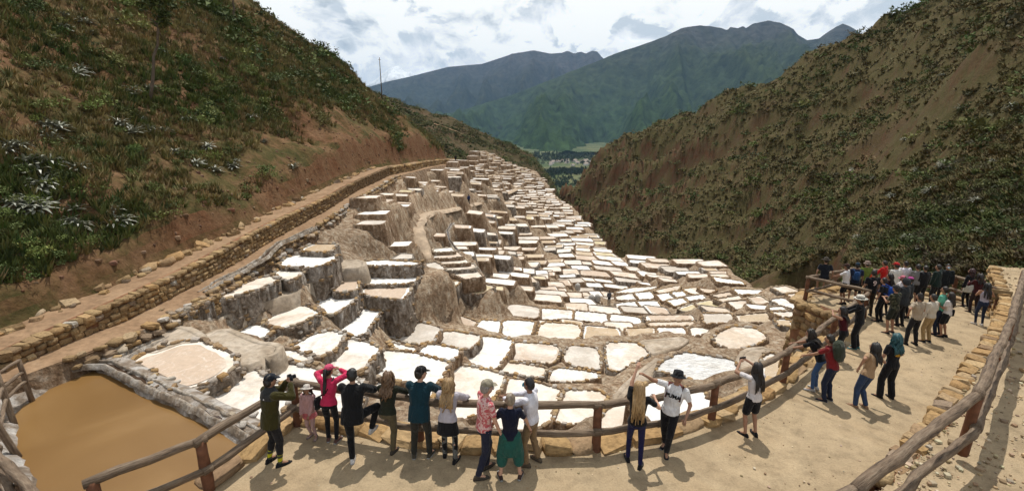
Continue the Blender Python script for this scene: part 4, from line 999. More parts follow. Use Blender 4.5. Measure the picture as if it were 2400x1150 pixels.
# middle ridge scrub
n = 9000; x = rg.uniform(-100, 30, n); y = rg.uniform(190, 302, n); z = zM(x, y); keep = fbm(x / 14, y / 14, o=3, seed=6) > rg.uniform(-.4, .3, n); x, y, z = x[keep], y[keep], z[keep]
scatter('ridge_scrub', 'dark scrub dotted over the middle ridge', np.c_[x, y, z], rg.uniform(1.2, 3.0, len(x)), [t[0] for t in TUFs] + [t[0] for t in SHRs[:2]], [t[1] for t in TUFs] + [t[1] for t in SHRs[:2]], colvar(GR[:4] + DRY[3:], len(x), 16, .3) * .8, 17, squash=(.5, .8))

# agaves: rosettes of pale pointed leaves, each its own plant
m, nn, b = mat('agave_leaf'); v = coords(nn); k = noise(nn, v, 3, 4); r = ramp(nn, k, [(.3, (.17, .18, .13)), (.7, (.34, .34, .27))]); nn.links.new(r.outputs[0], b.inputs['Base Color']); b.inputs['Roughness'].default_value = .45; M['agave'] = m
def agave_mesh(seed, nl):
    rg = np.random.default_rng(seed); V, F = [], []
    for i in range(nl):
        a = i * 2.399 + rg.uniform(-.15, .15); el = .15 + 1.1 * (i / nl) + rg.uniform(-.1, .1); L = rg.uniform(.75, 1.05) * (1 - .25 * i / nl)
        rd = np.array([math.cos(a), math.sin(a), 0]); tn = np.array([-math.sin(a), math.cos(a), 0]); k = len(V)
        for t, w in ((.03, .05), (.4, .075), (.75, .045)):
            e2 = el - .5 * t * t; p = rd * math.cos(e2) * L * t + np.array([0, 0, math.sin(e2) * L * t + .03])
            V += [p - tn * w, p + tn * w + np.array([0, 0, .0]), p - np.array([0, 0, .03])]
        e2 = el - .5; V.append(rd * math.cos(e2) * L + np.array([0, 0, max(.02, math.sin(e2) * L) + .03]))
        for s in (0, 3): F += [(k + s, k + s + 3, k + s + 5, k + s + 2), (k + s + 1, k + s + 2, k + s + 5, k + s + 4), (k + s, k + s + 1, k + s + 4, k + s + 3)]
        F += [(k + 6, k + 9, k + 8), (k + 7, k + 8, k + 9), (k + 6, k + 7, k + 9)]
    return new_mesh('agave', np.array(V), F, False, [M['agave']])
AG = [agave_mesh(i, 20 + i * 2) for i in range(4)]
def march(px, py, zf, y0=8, y1=200):
    d = ray(px, py); yy = np.arange(y0, y1, .2); P = d[None] * (yy / d[1])[:, None]
    h = np.where(P[:, 2] < zf(P[:, 0], P[:, 1]))[0]
    return P[h[0]] if len(h) else None
AGP = [(15,360),(30,350),(45,345),(105,320),(120,335),(110,300),(135,310),(70,395),(85,405),(95,415),(105,440),(90,450),(115,455),(75,480),(60,490),(85,500),(95,495),(165,520),(180,535),(175,505),(110,385),(215,80),(150,75),(112,88),(290,300),(280,295),(315,315),(345,305),(385,310),(180,400),(320,355),(460,385),(505,400),(548,395),(552,385),(270,500),(275,530),(290,520),(190,170),(180,175),(310,215),(300,225),(270,50),(150,40),(330,280),(620,335),(590,280),(690,395),(640,230),(490,350),(410,360),(440,285),(30,480),(350,215),(375,125),(200,55),(520,140),(560,60),(600,120),(680,160),(700,120),(430,20),(470,60)]
AGR = [(2215,385),(2230,392),(2205,395),(2245,380),(2290,470),(2275,480),(2310,500),(2250,500),(2230,520),(2340,440),(2360,500),(2330,540),(2300,545),(2260,545),(2180,450),(2150,400),(2120,330),(2380,550),(2200,540),(2170,500),(2350,470),(2390,480),(2280,340),(2330,380),(2210,180),(2250,260),(2370,250),(2050,420),(2000,400),(1960,410),(2090,460),(2130,560),(2160,590),(2230,600),(2060,590),(2010,560),(2330,600),(2290,590)]
for k, (lst, zf, lab, grp) in enumerate(((AGP, zL, 'grey-green agave rosette on the left hillside', 'agaves on the left hillside'), (AGR, zR, 'pale agave rosette on the right hillside', 'agaves on the right hillside'))):
    for i, (px, py) in enumerate(lst):
        p = march(px, py, zf, 10, 170)
        if p is None: continue
        sc = random.uniform(.75, 1.25) * (.95 if k == 0 else float(np.clip(np.hypot(p[0], p[1]) / 75, .5, 1.2)))
        o = link('agave_plant', AG[(i * 7 + k) % 4], None, (p[0], p[1], float(zf(p[0], p[1])) - .05), (random.uniform(-.2, .2), random.uniform(-.1, .3), random.uniform(0, 6)), (sc, sc, sc))
        tag(o, lab, 'agave', grp)

# eucalyptus trees on the left hill: thin bare trunks with small crowns
M['bark'] = simple('bark', (.13, .10, .075), .9, .3, 4, .5, .03)
def tree(base, top, r, crown, label, seed):
    t = thing('tree', label, 'tree', tuple(base)); base = np.array(base); k = np.linspace(0, 1, 9)[:, None]
    rg = np.random.default_rng(seed); P = (np.array(top) - base) * k; P[1:-1, :2] += rg.normal(0, .06, (7, 2))
    mb = MB(); mb.add(*tube(P, np.linspace(r, r * .45, 9), 7))
    for i in range(7):
        s = P[-1] * rg.uniform(.72, .98); e = s + rg.normal(0, 1, 3) * [crown * .6, crown * .6, crown * .35] + [0, 0, crown * .3]; mb.add(*tube([s, (s + e) / 2 + [0, 0, .1], e], [r * .35, r * .25, r * .12], 5))
    mb.build('trunk', M['bark'], t)
    V, F = [], []; n = 900
    cl = P[-1] + rg.normal(0, 1, (14, 3)) * [crown * .55, crown * .55, crown * .5]
    c = cl[rg.integers(14, size=n)] + rg.normal(0, crown * .2, (n, 3)); u = rg.normal(0, 1, (n, 3)); u /= np.linalg.norm(u, axis=1)[:, None]; w = np.cross(u, rg.normal(0, 1, (n, 3))); w /= np.linalg.norm(w, axis=1)[:, None]
    V = np.stack([c - w * .09, c + w * .09, c + u * .34], 1).reshape(-1, 3)
    me = new_mesh('crown', V, np.arange(len(V)).reshape(-1, 3), False, [M['leaf']]); col_attr(me, 'Col', np.repeat(colvar(GR[:4], n, seed), 3, 0) * .8); link('crown', me, t)
p = march(352, 238, zL); tp = at_y(376, 22, p[1]); tree((p[0], p[1], float(zL(p[0], p[1])) - .1), tp, .13, .9, 'slender leaning tree with a small dark crown on the left hillside', 3)
p = march(546, 45, zL); p2 = at_y(549, -60, p[1]); tree((p[0], p[1], float(zL(p[0], p[1])) - .1), p2, .16, 1.2, 'pale bare-stemmed tree high on the left hillside', 4)
# pole on the crest
p = march(893, 192, zL, 60, 140)
if p is None: p = at_y(893, 192, 122)
b0 = np.array([p[0], p[1], float(zL(p[0], p[1])) - .3]); tp = at_y(892, 135, p[1])
mb = MB(); mb.add(*tube([(0, 0, 0), (0, 0, tp[2] - b0[2])], [.14, .08], 7)); mb.box((0, 0, tp[2] - b0[2] - .5), (.6, .08, .08)); o = mb.build('utility_pole', M['bark'], None, loc=tuple(b0)); tag(o, 'thin bare pole standing on the crest of the left hill', 'pole')
print('hills done')

# trees and houses on the valley floor, a far wood that reads as one mass
rg = np.random.default_rng(8)
def vtree(n, seed):
    V, F = leaf_cloud(n, seed, .5, .75, .34, .6); return V, F
VT = [vtree(34, 70 + i) for i in range(4)]
P = []
for (x0, x1, y0, y1, k) in [(1285,1375,397,408,260),(1262,1300,402,420,70),(1300,1370,416,436,50),(1250,1390,360,376,300),(1250,1400,376,384,50),(1290,1320,428,445,20)]:
    for i in range(k):
        p = at_z(rg.uniform(x0, x1), rg.uniform(y0, y1), ZV + 4); P.append(p)
P = np.array(P); P[:, 2] = ZV - 1
sz = 5.5 + 4 * rg.random(len(P)); scatter('valley_trees', 'dark wood and tree rows on the valley floor', P, sz * (P[:, 1] / 1800) ** .5, [t[0] for t in VT], [t[1] for t in VT], colvar([(.02, .035, .014), (.025, .04, .016), (.035, .05, .02)], len(P), 3, .25), 4, squash=(1.0, 1.9))
M['housew'] = simple('house_wall', (.6, .57, .52), .8, .1, .2, 0); M['houser'] = simple('house_roof', (.30, .24, .20), .8, .2, .2, 0)
def house(p, w, d, h, rz):
    t = thing('house', 'small white house in the village on the valley floor', 'house', tuple(p), 'houses of the valley village', rz)
    mb = MB(); mb.box((0, 0, h / 2), (w, d, h)); mb.build('wall', M['housew'], t, smooth=False)
    mb = MB(); V = [(-w * .55, -d * .6, h), (w * .55, -d * .6, h), (w * .55, d * .6, h), (-w * .55, d * .6, h), (-w * .55, 0, h * 1.5), (w * .55, 0, h * 1.5)]
    mb.add(V, [(0, 1, 5, 4), (2, 3, 4, 5), (0, 4, 3), (1, 2, 5), (0, 3, 2, 1)]); mb.build('roof', M['houser'], t, smooth=False)
for i in range(24):
    p = at_z(rg.uniform(1290, 1385), rg.uniform(376, 388), ZV + 2); p[2] = ZV - 1; house(p, rg.uniform(10, 18), rg.uniform(8, 12), rg.uniform(6, 9), rg.uniform(-.5, .5))

# haze: one closed box of thin bluish air round everything but the sky
m = bpy.data.materials.new('haze_air'); m.use_nodes = True; n = m.node_tree; n.nodes.clear()
pv = nd(n, 'ShaderNodeVolumePrincipled'); pv.inputs['Color'].default_value = (.40, .66, 1, 1); pv.inputs['Density'].default_value = 3.4e-5; pv.inputs['Anisotropy'].default_value = .0
ou = nd(n, 'ShaderNodeOutputMaterial'); n.links.new(pv.outputs[0], ou.inputs['Volume'])
mb = MB(); mb.box((0, 5000, 1004), (36000, 36000, 2390)); o = mb.build('haze', m, smooth=False); tag(o, 'thin blue haze filling the valley air', kind='stuff')
# ------------------------------------------------------------------ viewing platform
ZP = [-6.0, -7.25]
def z_plat(x, y):                      # the floor dips gently to the right, away from the viewer
    t = np.clip((np.asarray(x, float) * .62 + np.asarray(y, float) * .78 - 6.0) / 18.0, 0, 1.3)
    return -6.0 - 1.25 * t
def on_plat(px, py):
    z = -6.3
    for i in range(12):
        p = at_z(px, py, z); z = float(z_plat(p[0], p[1]))
    return at_z(px, py, z)
RIM = [(300,1290),(420,1200),(490,1148),(560,1092),(610,1052),(660,1008),(694,984),(730,992),(800,1010),(900,1031),(1000,1044),(1135,1054),(1300,1055),(1400,1049),(1500,1035),(1600,1014),(1680,984),(1760,944),(1830,902),(1890,854),(1950,806),(1988,768)]
BAST = [(1982,752),(1950,738),(1910,722),(1872,706),(1886,694),(1930,684),(1985,676),(2050,678),(2120,684),(2200,694),(2260,706),(2310,726),(2338,756)]
RW = [(2330,790),(2300,840),(2255,900),(2210,960),(2160,1022),(2110,1075),(2050,1130),(1980,1185),(1900,1240),(1700,1330),(1300,1400),(800,1400)]
rimP = np.array([on_plat(*p) for p in RIM]); basP = np.array([on_plat(*p) for p in BAST]); rwP = np.array([on_plat(*p) for p in RW])
out2 = np.concatenate([rimP[:, :2], basP[:, :2], rwP[:, :2], [(9, -6), (-6, -6)]])
def dens(P, ds): return resample(np.asarray(P), ds)
edge = dens(out2, .3)
def poly_mask(px, py, P):
    r = np.zeros(px.shape, bool); n = len(P)
    for i in range(n):
        (ax, ay), (bx, by) = P[i], P[(i + 1) % n]
        if ay == by: continue
        r ^= ((ay > py) != (by > py)) & (px < (bx - ax) * (py - ay) / (by - ay) + ax)
    return r
# floor: constrained fill of the outline with inner points so that the dip and small unevenness are real
from mathutils.geometry import delaunay_2d_cdt
gx, gy = np.meshgrid(np.arange(-8, 20, .35), np.arange(-6, 21, .35), indexing='ij'); msk = poly_mask(gx, gy, edge)
inn = np.c_[gx[msk], gy[msk]] + rng.uniform(-.08, .08, (msk.sum(), 2))
pts = [Vector(p) for p in np.concatenate([edge, inn])]; ne = len(edge)
vo, eo, fo, *_ = delaunay_2d_cdt(pts, [(i, (i + 1) % ne) for i in range(ne)], [], 1, 1e-5)
V2 = np.array([tuple(v) for v in vo]); cen = np.array([V2[list(f)].mean(0) for f in fo]); kf = poly_mask(cen[:, 0], cen[:, 1], edge)
Z2 = z_plat(V2[:, 0], V2[:, 1]) + .035 * fbm(V2[:, 0] / 1.2, V2[:, 1] / 1.2, o=4, seed=12)
plat = mk('platform', np.c_[V2, Z2], [tuple(f) for f, k in zip(fo, kf) if k], M['sand']); tag(plat, kind='structure'); plat['label'] = 'sandy viewing platform above the salt pans'
# its sides go down to the slope
bot = []
ec = ccw(edge)
ez = z_plat(ec[:, 0], ec[:, 1]) + .035 * fbm(ec[:, 0] / 1.2, ec[:, 1] / 1.2, o=4, seed=12)
rings = [np.c_[ec, ez]] + [np.c_[offset(ec, .12 * k + .1 * fbm(ec[:, 0] * 2, ec[:, 1] * 2 + k, o=3)), ez - k * 1.4] for k in range(1, 7)]
V = np.stack(rings, 1).reshape(-1, 3); mk('platform_side', V, gridF(len(ec), 7, wrap=True)[:, ::-1], M['red_earth'], plat)
# ochre edging stones along the rim
def edging(line, lo=.38, hi=.75, h=.3, side=.18, dz=.02, parent=plat, skip=0):
    line = np.asarray(line); seg = np.linalg.norm(line[1:] - line[:-1], axis=1); cum = np.concatenate([[0], np.cumsum(seg)]); s = 0
    while s < cum[-1]:
        L = random.uniform(lo, hi); m_ = s + L / 2
        p = np.array([np.interp(m_, cum, line[:, j]) for j in range(3)]); i = min(len(seg) - 1, int(np.searchsorted(cum, m_) - 1)); d = line[i + 1] - line[i]
        nrm = np.array([-d[1], d[0], 0]) / (np.hypot(d[0], d[1]) + 1e-6)
        if random.random() > skip:
            p = p + nrm * (side + random.uniform(-.06, .08)); p[2] += dz + random.uniform(-.04, .05)
            put_stone(parent, 'st_ochre', tuple(p), (L * 1.05, random.uniform(.38, .58), h * random.uniform(.8, 1.3)), math.atan2(d[1], d[0]) + random.uniform(-.3, .3), .22, 'edging_stone')
        s += L * .96
edging(rimP[2:-1], side=.12)
edging(basP[3:], .4, .8, .3, .05, .02)

# bastion wall: courses of ochre rubble
bw = [basP[3], basP[2], basP[1], basP[0], rimP[-1], rimP[-2], rimP[-3]]
zt = [-6.95, -6.95, -6.95, -6.95, -6.8, -6.75, -6.8]
stone_wall('bastion_wall', 'tall ochre rubble wall of the platform bastion', [(p[0], p[1], float(z_plat(p[0], p[1])) + .02, -10.3) for p in bw], .42, .27, .35, 'st_wall', 300, batter=.10, side=1, core='red_earth')
bw2 = [basP[6], basP[5], basP[4], basP[3]]
stone_wall('bastion_wall', 'outer rubble face of the bastion above the ravine', [(p[0], p[1], float(z_plat(p[0], p[1])) + .02, -10.3) for p in bw2], .5, .3, .35, 'st_wall', 300, batter=.1, side=1, core='red_earth')

# ------------------------------------------------------------------ upper path on the right with its dry-stone wall
WT = [(2352,690),(2335,750),(2316,810),(2290,865),(2255,925),(2218,985),(2178,1040),(2135,1090),(2085,1140)]
wl = rwP[:8]
top = []
for p, h in zip([basP[-1]] + list(rwP[:7]), [.9, .8, .7, .58, .46, .35, .25, .18]):
    top.append((p[0], p[1], float(z_plat(p[0], p[1])) + h, float(z_plat(p[0], p[1])) - .05))
pre = (basP[-1][0] + 3.5, basP[-1][1] + 4.0)
top = [(pre[0], pre[1], top[0][2] + .2, top[0][3])] + top
stone_wall('path_wall', 'ochre dry-stone wall between the platform and the upper path', top, .30, .2, .24, 'st_ochre', 300, batter=.12, side=1)
tp = np.array(top)
# path surface from the wall outwards to the hill foot
L = np.c_[tp[:, 0] + .15, tp[:, 1] - .12, tp[:, 2] - .03]
ext = np.concatenate([L, [[rwP[8][0] + .3, rwP[8][1] - .2, -5.9], [5.2, 2.8, -5.75], [4.6, -5, -5.4]]])
Rr = ext + np.array([9.0, -6.5, .9]); 
def dn(A, k=8): 
    A = np.asarray(A); t = np.linspace(0, len(A) - 1, len(A) * k); return np.stack([np.interp(t, np.arange(len(A)), A[:, j]) for j in range(A.shape[1])], 1)
Rr[-1] = (16, -5, -4); o = ribbon('upper_path', dn(ext), dn(Rr), M['sand'], 34, .06, 9); tag(o, kind='structure'); o['label'] = 'gravelly upper path beside the near log railing'

# ------------------------------------------------------------------ log railings
def log(parent, A, B, r, name='rail', mt='log', seed=0, bow=.02, n=9):
    A, B = np.asarray(A, float), np.asarray(B, float); rg = np.random.default_rng(seed); k = max(5, int(np.linalg.norm(B - A) / .35))
    t = np.linspace(0, 1, k); P = A + (B - A) * t[:, None]; P[1:-1] += rg.normal(0, bow, (k - 2, 3)) * .6
    # local frame: log axis on Z so that the grain runs along it
    d = B - A; L = np.linalg.norm(d); q = Vector(d).to_track_quat('Z', 'Y'); inv = np.array(q.to_matrix().inverted())
    V, F = tube((P - A) @ inv.T, r * (1 + .045 * rg.normal(0, 1, k)) * np.linspace(1.06, .92, k), n, True, .05, seed)
    o = mk(name, V, F, M[mt], parent); o.location = Vector(A) - parent.location; o.rotation_euler = q.to_euler(); return o
def railing(label, posts, heights, rr=.085, pr=.095, levels=(1.0, .5), group='log railings', skip=(), post_mt='post', lo=-.15, dropfirst=0):
    posts = [np.asarray(p, float) for p in posts]
    t = thing('log_railing', label, 'railing', tuple(posts[0]), None)
    for i, p in enumerate(posts):
        if i in skip: continue
        log(t, p + [0, 0, lo], p + [0, 0, heights + .06], pr, 'post', post_mt, i + 3, .008, 8)
    for i in range(len(posts) - 1):
        for j, lv in enumerate(levels):
            a, b2 = posts[i] + [0, 0, lv * heights], posts[i + 1] + [0, 0, lv * heights]
            d = (b2 - a) / np.linalg.norm(b2 - a); nrm = np.array([d[1], -d[0], 0]) * (.09 if j else .0)
            log(t, a - d * .1 + nrm + [0, 0, .05 if j == 0 else 0], b2 + d * .1 + nrm + [0, 0, .05 if j == 0 else 0], rr * (1 if j == 0 else .92), 'rail', 'log', i * 5 + j + 11, .022)
    return t
FP = [on_plat(*p) for p in [(250,1255),(492,1148),(700,994),(985,1044),(1195,1057),(1397,1053),(1538,1032),(1666,994),(1760,949),(1832,907),(1945,812),(2022,744)]]
railing('long log railing along the front rim of the platform', FP, .93, .072, .085, skip=(6, 8))
BP = [on_plat(*p) for p in [(2022,742),(1886,706),(1990,680),(2110,688),(2230,702),(2318,732)]]
railing('log railing round the crowded bastion end of the platform', BP, 1.0, .065, .075)
RP = [at_z(2258, 1046, -5.75), at_z(2010, 1150, -4.8) - [0, 0, 1.05], at_z(1800, 1290, -4.8) - [0, 0, 1.05]]
RPL = [np.array([p[0], p[1], p[2]]) for p in RP]
q0 = at_z(2345, 838, -6.05); q1 = at_z(2374, 740, -5.05) - [0, 0, 1.1]; q2 = at_z(2402, 636, -5.1) - [0, 0, 1.1]
railing('thick log railing beside the upper path', [RPL[2], RPL[1], RPL[0], q0, q1, q2], 1.05, .085, .09, (1.0, .45), skip=(0, 1))
# notice board by the far railing
t = thing('notice_board', 'small brown wooden notice board beside the far railing', 'sign', tuple(on_plat(2325, 742))); mb = MB(); mb.add(*tube([(0, 0, 0), (0, 0, .75)], .05, 7)); mb.build('post', M['post'], t)
mb = MB(); mb.box((0, 0, .92), (.75, .05, .42)); o = mb.build('board', simple('board_wood', (.22, .16, .085), .7, .2, 8), t, smooth=False); t.rotation_euler = (0, 0, R(-35))
text_mesh('UKAN', .17, simple('dark_paint', (.05, .04, .025), .7, .1), t, (0, -.03, .92), (R(90), 0, 0))

# ------------------------------------------------------------------ brown pond
ZW = -8.5
PO = [(200,862),(240,872),(300,905),(350,935),(420,965),(500,1005),(560,1035),(598,1062),(620,1080),(560,1120),(470,1190),(350,1270),(200,1290),(120,1220),(70,1120),(45,1060),(38,1010),(28,985),(40,955),(75,935),(110,915),(150,888)]
PW = np.array([at_z(x, y, ZW) for x, y in PO])
m, n, b = mat('pond_water'); v = coords(n, space='World'); k = noise(n, v, .35, 5, .5, .5); k2 = noise(n, v, 14, 6, .7)
r = ramp(n, k, [(.3, (.180, .096, .030)), (.5, (.205, .113, .038)), (.7, (.250, .145, .055))]); n.links.new(r.outputs[0], b.inputs['Base Color']); b.inputs['Roughness'].default_value = .28; b.inputs['Specular IOR Level'].default_value = .35; bump(n, b, k2, .12, .02); M['water'] = m
pw = ccw(PW[:, :2]); big = offset(resample(pw, .4), .5)
o = mk('pond_water', np.c_[big, np.full(len(big), ZW)], [tuple(range(len(big)))], M['water'], smooth=False); tag(o, kind='structure'); o['label'] = 'muddy brown brine in the holding pond'
# salt-crusted embankment round the pond
P = resample(chaikin(pw, .2), .22); n_ = len(P); f3 = lambda s, sc: fbm(P[:, 0] * sc + s * 3.1, P[:, 1] * sc, o=4, seed=s)
rings = []
for dist_, zz, am in ((-.25, -.5, .1), (-.02, -.02, .13), (.1, .12, .12), (.25, .24, .11), (.4, .28, .09), (.6, .28, .06), (.8, .2, .05), (1.0, -.1, .08), (1.2, -.8, .08)):
    rings.append(np.c_[offset(P, dist_ + am * f3(int(zz * 10) + 20, 1.7)), ZW + zz + am * .9 * f3(int(zz * 7) + 40, 2.6)])
V = np.stack(rings, 1).reshape(-1, 3)
m, n, b = mat('salt_crust_bank'); v = coords(n, space='World'); k1 = noise(n, v, 1.3, 8, .6, .8); k2 = noise(n, v, 7, 8, .75)
r = ramp(n, k1, [(.32, (.16, .11, .07)), (.45, (.30, .235, .175)), (.56, (.50, .45, .40)), (.7, (.70, .67, .63))]); r2 = ramp(n, k2, [(.3, .5), (.62, 1.15)])
n.links.new(mix(n, 1.0, r.outputs[0], r2.outputs[0], 'MULTIPLY'), b.inputs['Base Color']); b.inputs['Roughness'].default_value = .9; bump(n, b, k2, 1.0, .12); M['pondbank'] = m
pb = thing('pond_embankment', 'salt-crusted stone embankment round the brown pond', 'embankment', (float(P[0, 0]), float(P[0, 1]), ZW)); org = np.array([P[0, 0], P[0, 1], ZW])
mk('crust', V - org, gridF(n_, len(rings), wrap=True), M['pondbank'], pb)
for i in range(0, n_):
    if random.random() < .55:
        d_ = random.choice([.3, .45, .62, .8]); q = offset(P, d_)[i]; s_ = random.uniform(.10, .22)
        put_stone(pb, random.choice(['st_crust', 'st_crust', 'st_ochre', 'st_rim']), tuple(np.array([q[0], q[1], ZW + np.interp(d_, [.3, .45, .8], [.25, .28, .2]) + .03]) - org), (s_ * 1.3, s_, s_ * .7), random.uniform(0, 3), .3)
# brine channels: two salt lips with dark water between
M['lip'] = bank('salt_lip', [(.16, .11, .075), (.30, .24, .18), (.48, .43, .37), (.66, .62, .57)]); M['brine'] = simple('dark_brine', (.055, .032, .02), .15, .2, 2, .05, .01, .5)
def channel(label, pts, w=.10, lip=.09, h=.07):
    P = np.array([at_z(x, y, z) for x, y, z in pts]); s = np.concatenate([[0], np.cumsum(np.linalg.norm(P[1:] - P[:-1], axis=1))]); q = np.arange(0, s[-1], .3)
    P = np.stack([np.interp(q, s, P[:, j]) for j in range(3)], 1); t = np.gradient(P, axis=0); t[:, 2] = 0; t /= np.linalg.norm(t, axis=1)[:, None]; nr = np.c_[t[:, 1], -t[:, 0], np.zeros(len(t))]
    th = thing('brine_channel', label, 'channel', tuple(P[0])); org = P[0].copy()
    jit = lambda k: .09 * fbm(P[:, 0] * 2.6, P[:, 1] * 2.6, o=4, seed=k)[:, None]
    for sd in (-1, 1):
        prof = [(w, -.12), (w, h * .7), (w + lip * .5, h), (w + lip, h * .6), (w + lip * 1.8, -.12)]
        V = np.stack([P + nr * (sd * (o_ + jit(3 + sd))) + np.array([0, 0, z_]) + np.array([0, 0, 1]) * jit(9) * .5 for o_, z_ in prof], 1).reshape(-1, 3) - org
        F = gridF(len(P), 5); mk('salt_lip', V, F if sd > 0 else F[:, ::-1], M['lip'], th)
    V = np.stack([P + nr * w * 1.1, P - nr * w * 1.1], 1).reshape(-1, 3) - org - np.array([0, 0, .05]); mk('brine', V, gridF(len(P), 2), M['brine'], th)
channel('dark brine channel along the crest of the pond embankment', [(165,862,-8.2),(205,852,-8.2),(255,850,-8.2),(290,868,-8.2),(345,895,-8.21),(410,923,-8.22),(470,951,-8.23),(540,986,-8.24),(600,1020,-8.25),(640,1045,-8.3)])
channel('salt-lined brine channel below the stone-walled footpath', [(470,686,-7.95),(520,655,-7.85),(575,628,-7.75),(615,605,-7.6),(635,585,-7.5),(655,568,-7.4),(690,555,-7.2),(740,530,-7.0)])
channel('long salt-lined brine channel between the stepped terraces', [(285,838,-8.3),(330,815,-8.4),(400,785,-8.6),(460,760,-8.8),(520,728,-9.05),(600,700,-9.1),(680,678,-9.2),(715,652,-9.3),(755,628,-9.3),(790,618,-9.35),(845,618,-9.4)])
channel('white brine channel winding down beside the ladder of narrow pans', [(1135,655,-14.2),(1120,630,-13.8),(1095,608,-13.4),(1068,582,-12.9),(1052,560,-12.4),(1048,540,-12.1),(1060,522,-11.8)])
# pale footpath winding through the far terraces
M['lippath'] = simple('trodden_salt_path', (.42, .32, .225), .9, .3, 1.5, .6, .06, space='World')
g = np.gradient(TPATH, axis=0); g[:, 2] = 0; g /= np.linalg.norm(g, axis=1)[:, None]; nr = np.c_[g[:, 1], -g[:, 0], g[:, 0] * 0]
w_ = (.42 + .12 * fbm(TPATH[:, 0], TPATH[:, 1], o=3, seed=4))[:, None]
V = np.stack([TPATH + nr * (w_ + .3) - [0, 0, .35], TPATH + nr * w_ + [0, 0, .02], TPATH + [0, 0, .0], TPATH - nr * w_ + [0, 0, .02], TPATH - nr * (w_ + .3) - [0, 0, .35]], 1); V[..., 2] += .05 * fbm(V[..., 0] * 1.5, V[..., 1] * 1.5, o=3)
o = mk('terrace_path', V.reshape(-1, 3), gridF(len(TPATH), 5), M['lippath']); tag(o, kind='structure'); o['label'] = 'pale path curving down between the terraces'
# left fence at the pond
LP = [at_z(78, 945, -8.4)]
t = thing('log_fence', 'leaning log fence standing in the left edge of the pond', 'fence', tuple(LP[0]))
zt_ = -7.75
pp = [(at_z(78,945,-8.6), at_z(43,843,-7.0)), (at_z(37,1003,-8.6), at_z(-8,873,-6.9)), (at_z(48,1078,-8.6), at_z(-45,935,-6.7))]
for i, (a, b2) in enumerate(pp): log(t, a, b2, .075, 'post', 'log', i + 40, .01, 8)
for f in (.02, .27, .47):
    for i in range(2):
        a = pp[i][1] * (1 - f) + pp[i][0] * f; b2 = pp[i + 1][1] * (1 - f) + pp[i + 1][0] * f; log(t, a, b2, .05, 'rail', 'log', i * 3 + int(f * 20) + 60, .01, 8)
t = thing('log_railing', 'weathered log railing at the near corner of the pond', 'railing', tuple(at_z(20, 1120, -6.5)))
for i, (a, b2, z1, z2, r) in enumerate([((-30,1045),(120,1190),-5.6,-5.3,.075),((-40,1075),(70,1200),-5.9,-5.6,.06),((-30,1110),(40,1210),-6.2,-5.9,.06)]): log(t, at_z(*a, z1), at_z(*b2, z2), r, 'rail', 'log', i + 80, .03)
log(t, at_z(30, 1180, -7.2), at_z(48, 1118, -5.4), .07, 'post', 'log', 90, .01)
log(t, at_z(-30, 1120, -7.5), at_z(-5, 1050, -5.5), .07, 'post', 'log', 91, .01)

# loose edging stones along the footpath and the road foot
fp = tag(mk('path_kerb', [(0, 0, -30), (.1, 0, -30), (0, .1, -30)], [(0, 1, 2)], M['mud']), kind='structure') if False else None
kp = thing('path_edging', 'line of ochre stones edging the footpath above the pans', 'stone edging', (-14.6, 20, -8))
for yy in np.arange(14.5, 62, .42):
    x_ = float(np.interp(yy, [9, 12, 13, 14.4, 16, 20, 27, 36, 45, 60], [-17.5, -16.5, -16.0, -15.5, -15.0, -14.95, -15.1, -15.0, -15.1, -15.2])); zz = float(z_road(yy) - np.interp(yy, [10, 14, 18, 27, 44, 60], [.25, .45, .75, 1.0, .85, .9]))
    for k_ in range(2):
        s_ = random.uniform(.22, .42); put_stone(kp, random.choice(['st_ochre', 'st_wall', 'st_crust', 'st_rim']), (x_ + random.uniform(-.08, .12) + k_ * .2 + 14.6, yy + random.uniform(-.2, .2) - 20, zz - .12 - k_ * .28 + 8), (s_ * 1.2, s_, s_ * .7), random.uniform(0, 3), .3)
kp2 = thing('roadside_rocks', 'loose rocks fallen along the inner side of the dirt road', 'rocks', (-18.4, 20, -7))
for i in range(150):
    yy = 12 + 50 * random.random() ** 1.3; s_ = random.uniform(.12, .5) * (.6 + random.random()); x_ = float(toe(yy)) + random.uniform(-.5, .45)
    put_stone(kp2, random.choice(['st_wall', 'st_rim', 'st_ochre']), (x_ + 18.4, yy - 20, float(z_road(yy)) + .05 + 7), (s_ * 1.2, s_, s_ * .8), random.uniform(0, 3), .4)
# leaning plank, salt sacks
p = at_z(941, 757, -12.9); q = at_z(946, 702, -11.2); t = mk('plank', *(lambda mb: (np.concatenate(mb.V), mb.F))(MB().box((0, 0, .95), (.28, .09, 1.9))), simple('grey_plank', (.24, .18, .12), .85, .25, 5, .4, .02), smooth=False, loc=tuple(p), rot=(-.12, .1, .2)); tag(t, 'weathered wooden plank leaning against a pan wall', 'plank')
M['sack'] = simple('woven_sack', (.42, .40, .37), .85, .2, 6, .5, .03)
for i, (x, y, z) in enumerate([(1313,684,-21.0),(1320,686,-21.0),(1354,680,-21.0),(1386,708,-20.5),(1400,707,-20.5)]):
    p = at_z(x, y, z); V, F = tube([(0, 0, 0), (0, 0, .25), (0, 0, .6), (0, 0, .85), (.03, 0, 1.0)], [.32, .38, .36, .3, .12], 9, True, .08, i); o = mk('salt_sack', V, F, M['sack'], loc=tuple(p)); tag(o, 'full grey salt sack standing at the edge of a pan', 'sack', 'salt sacks waiting by the pans')
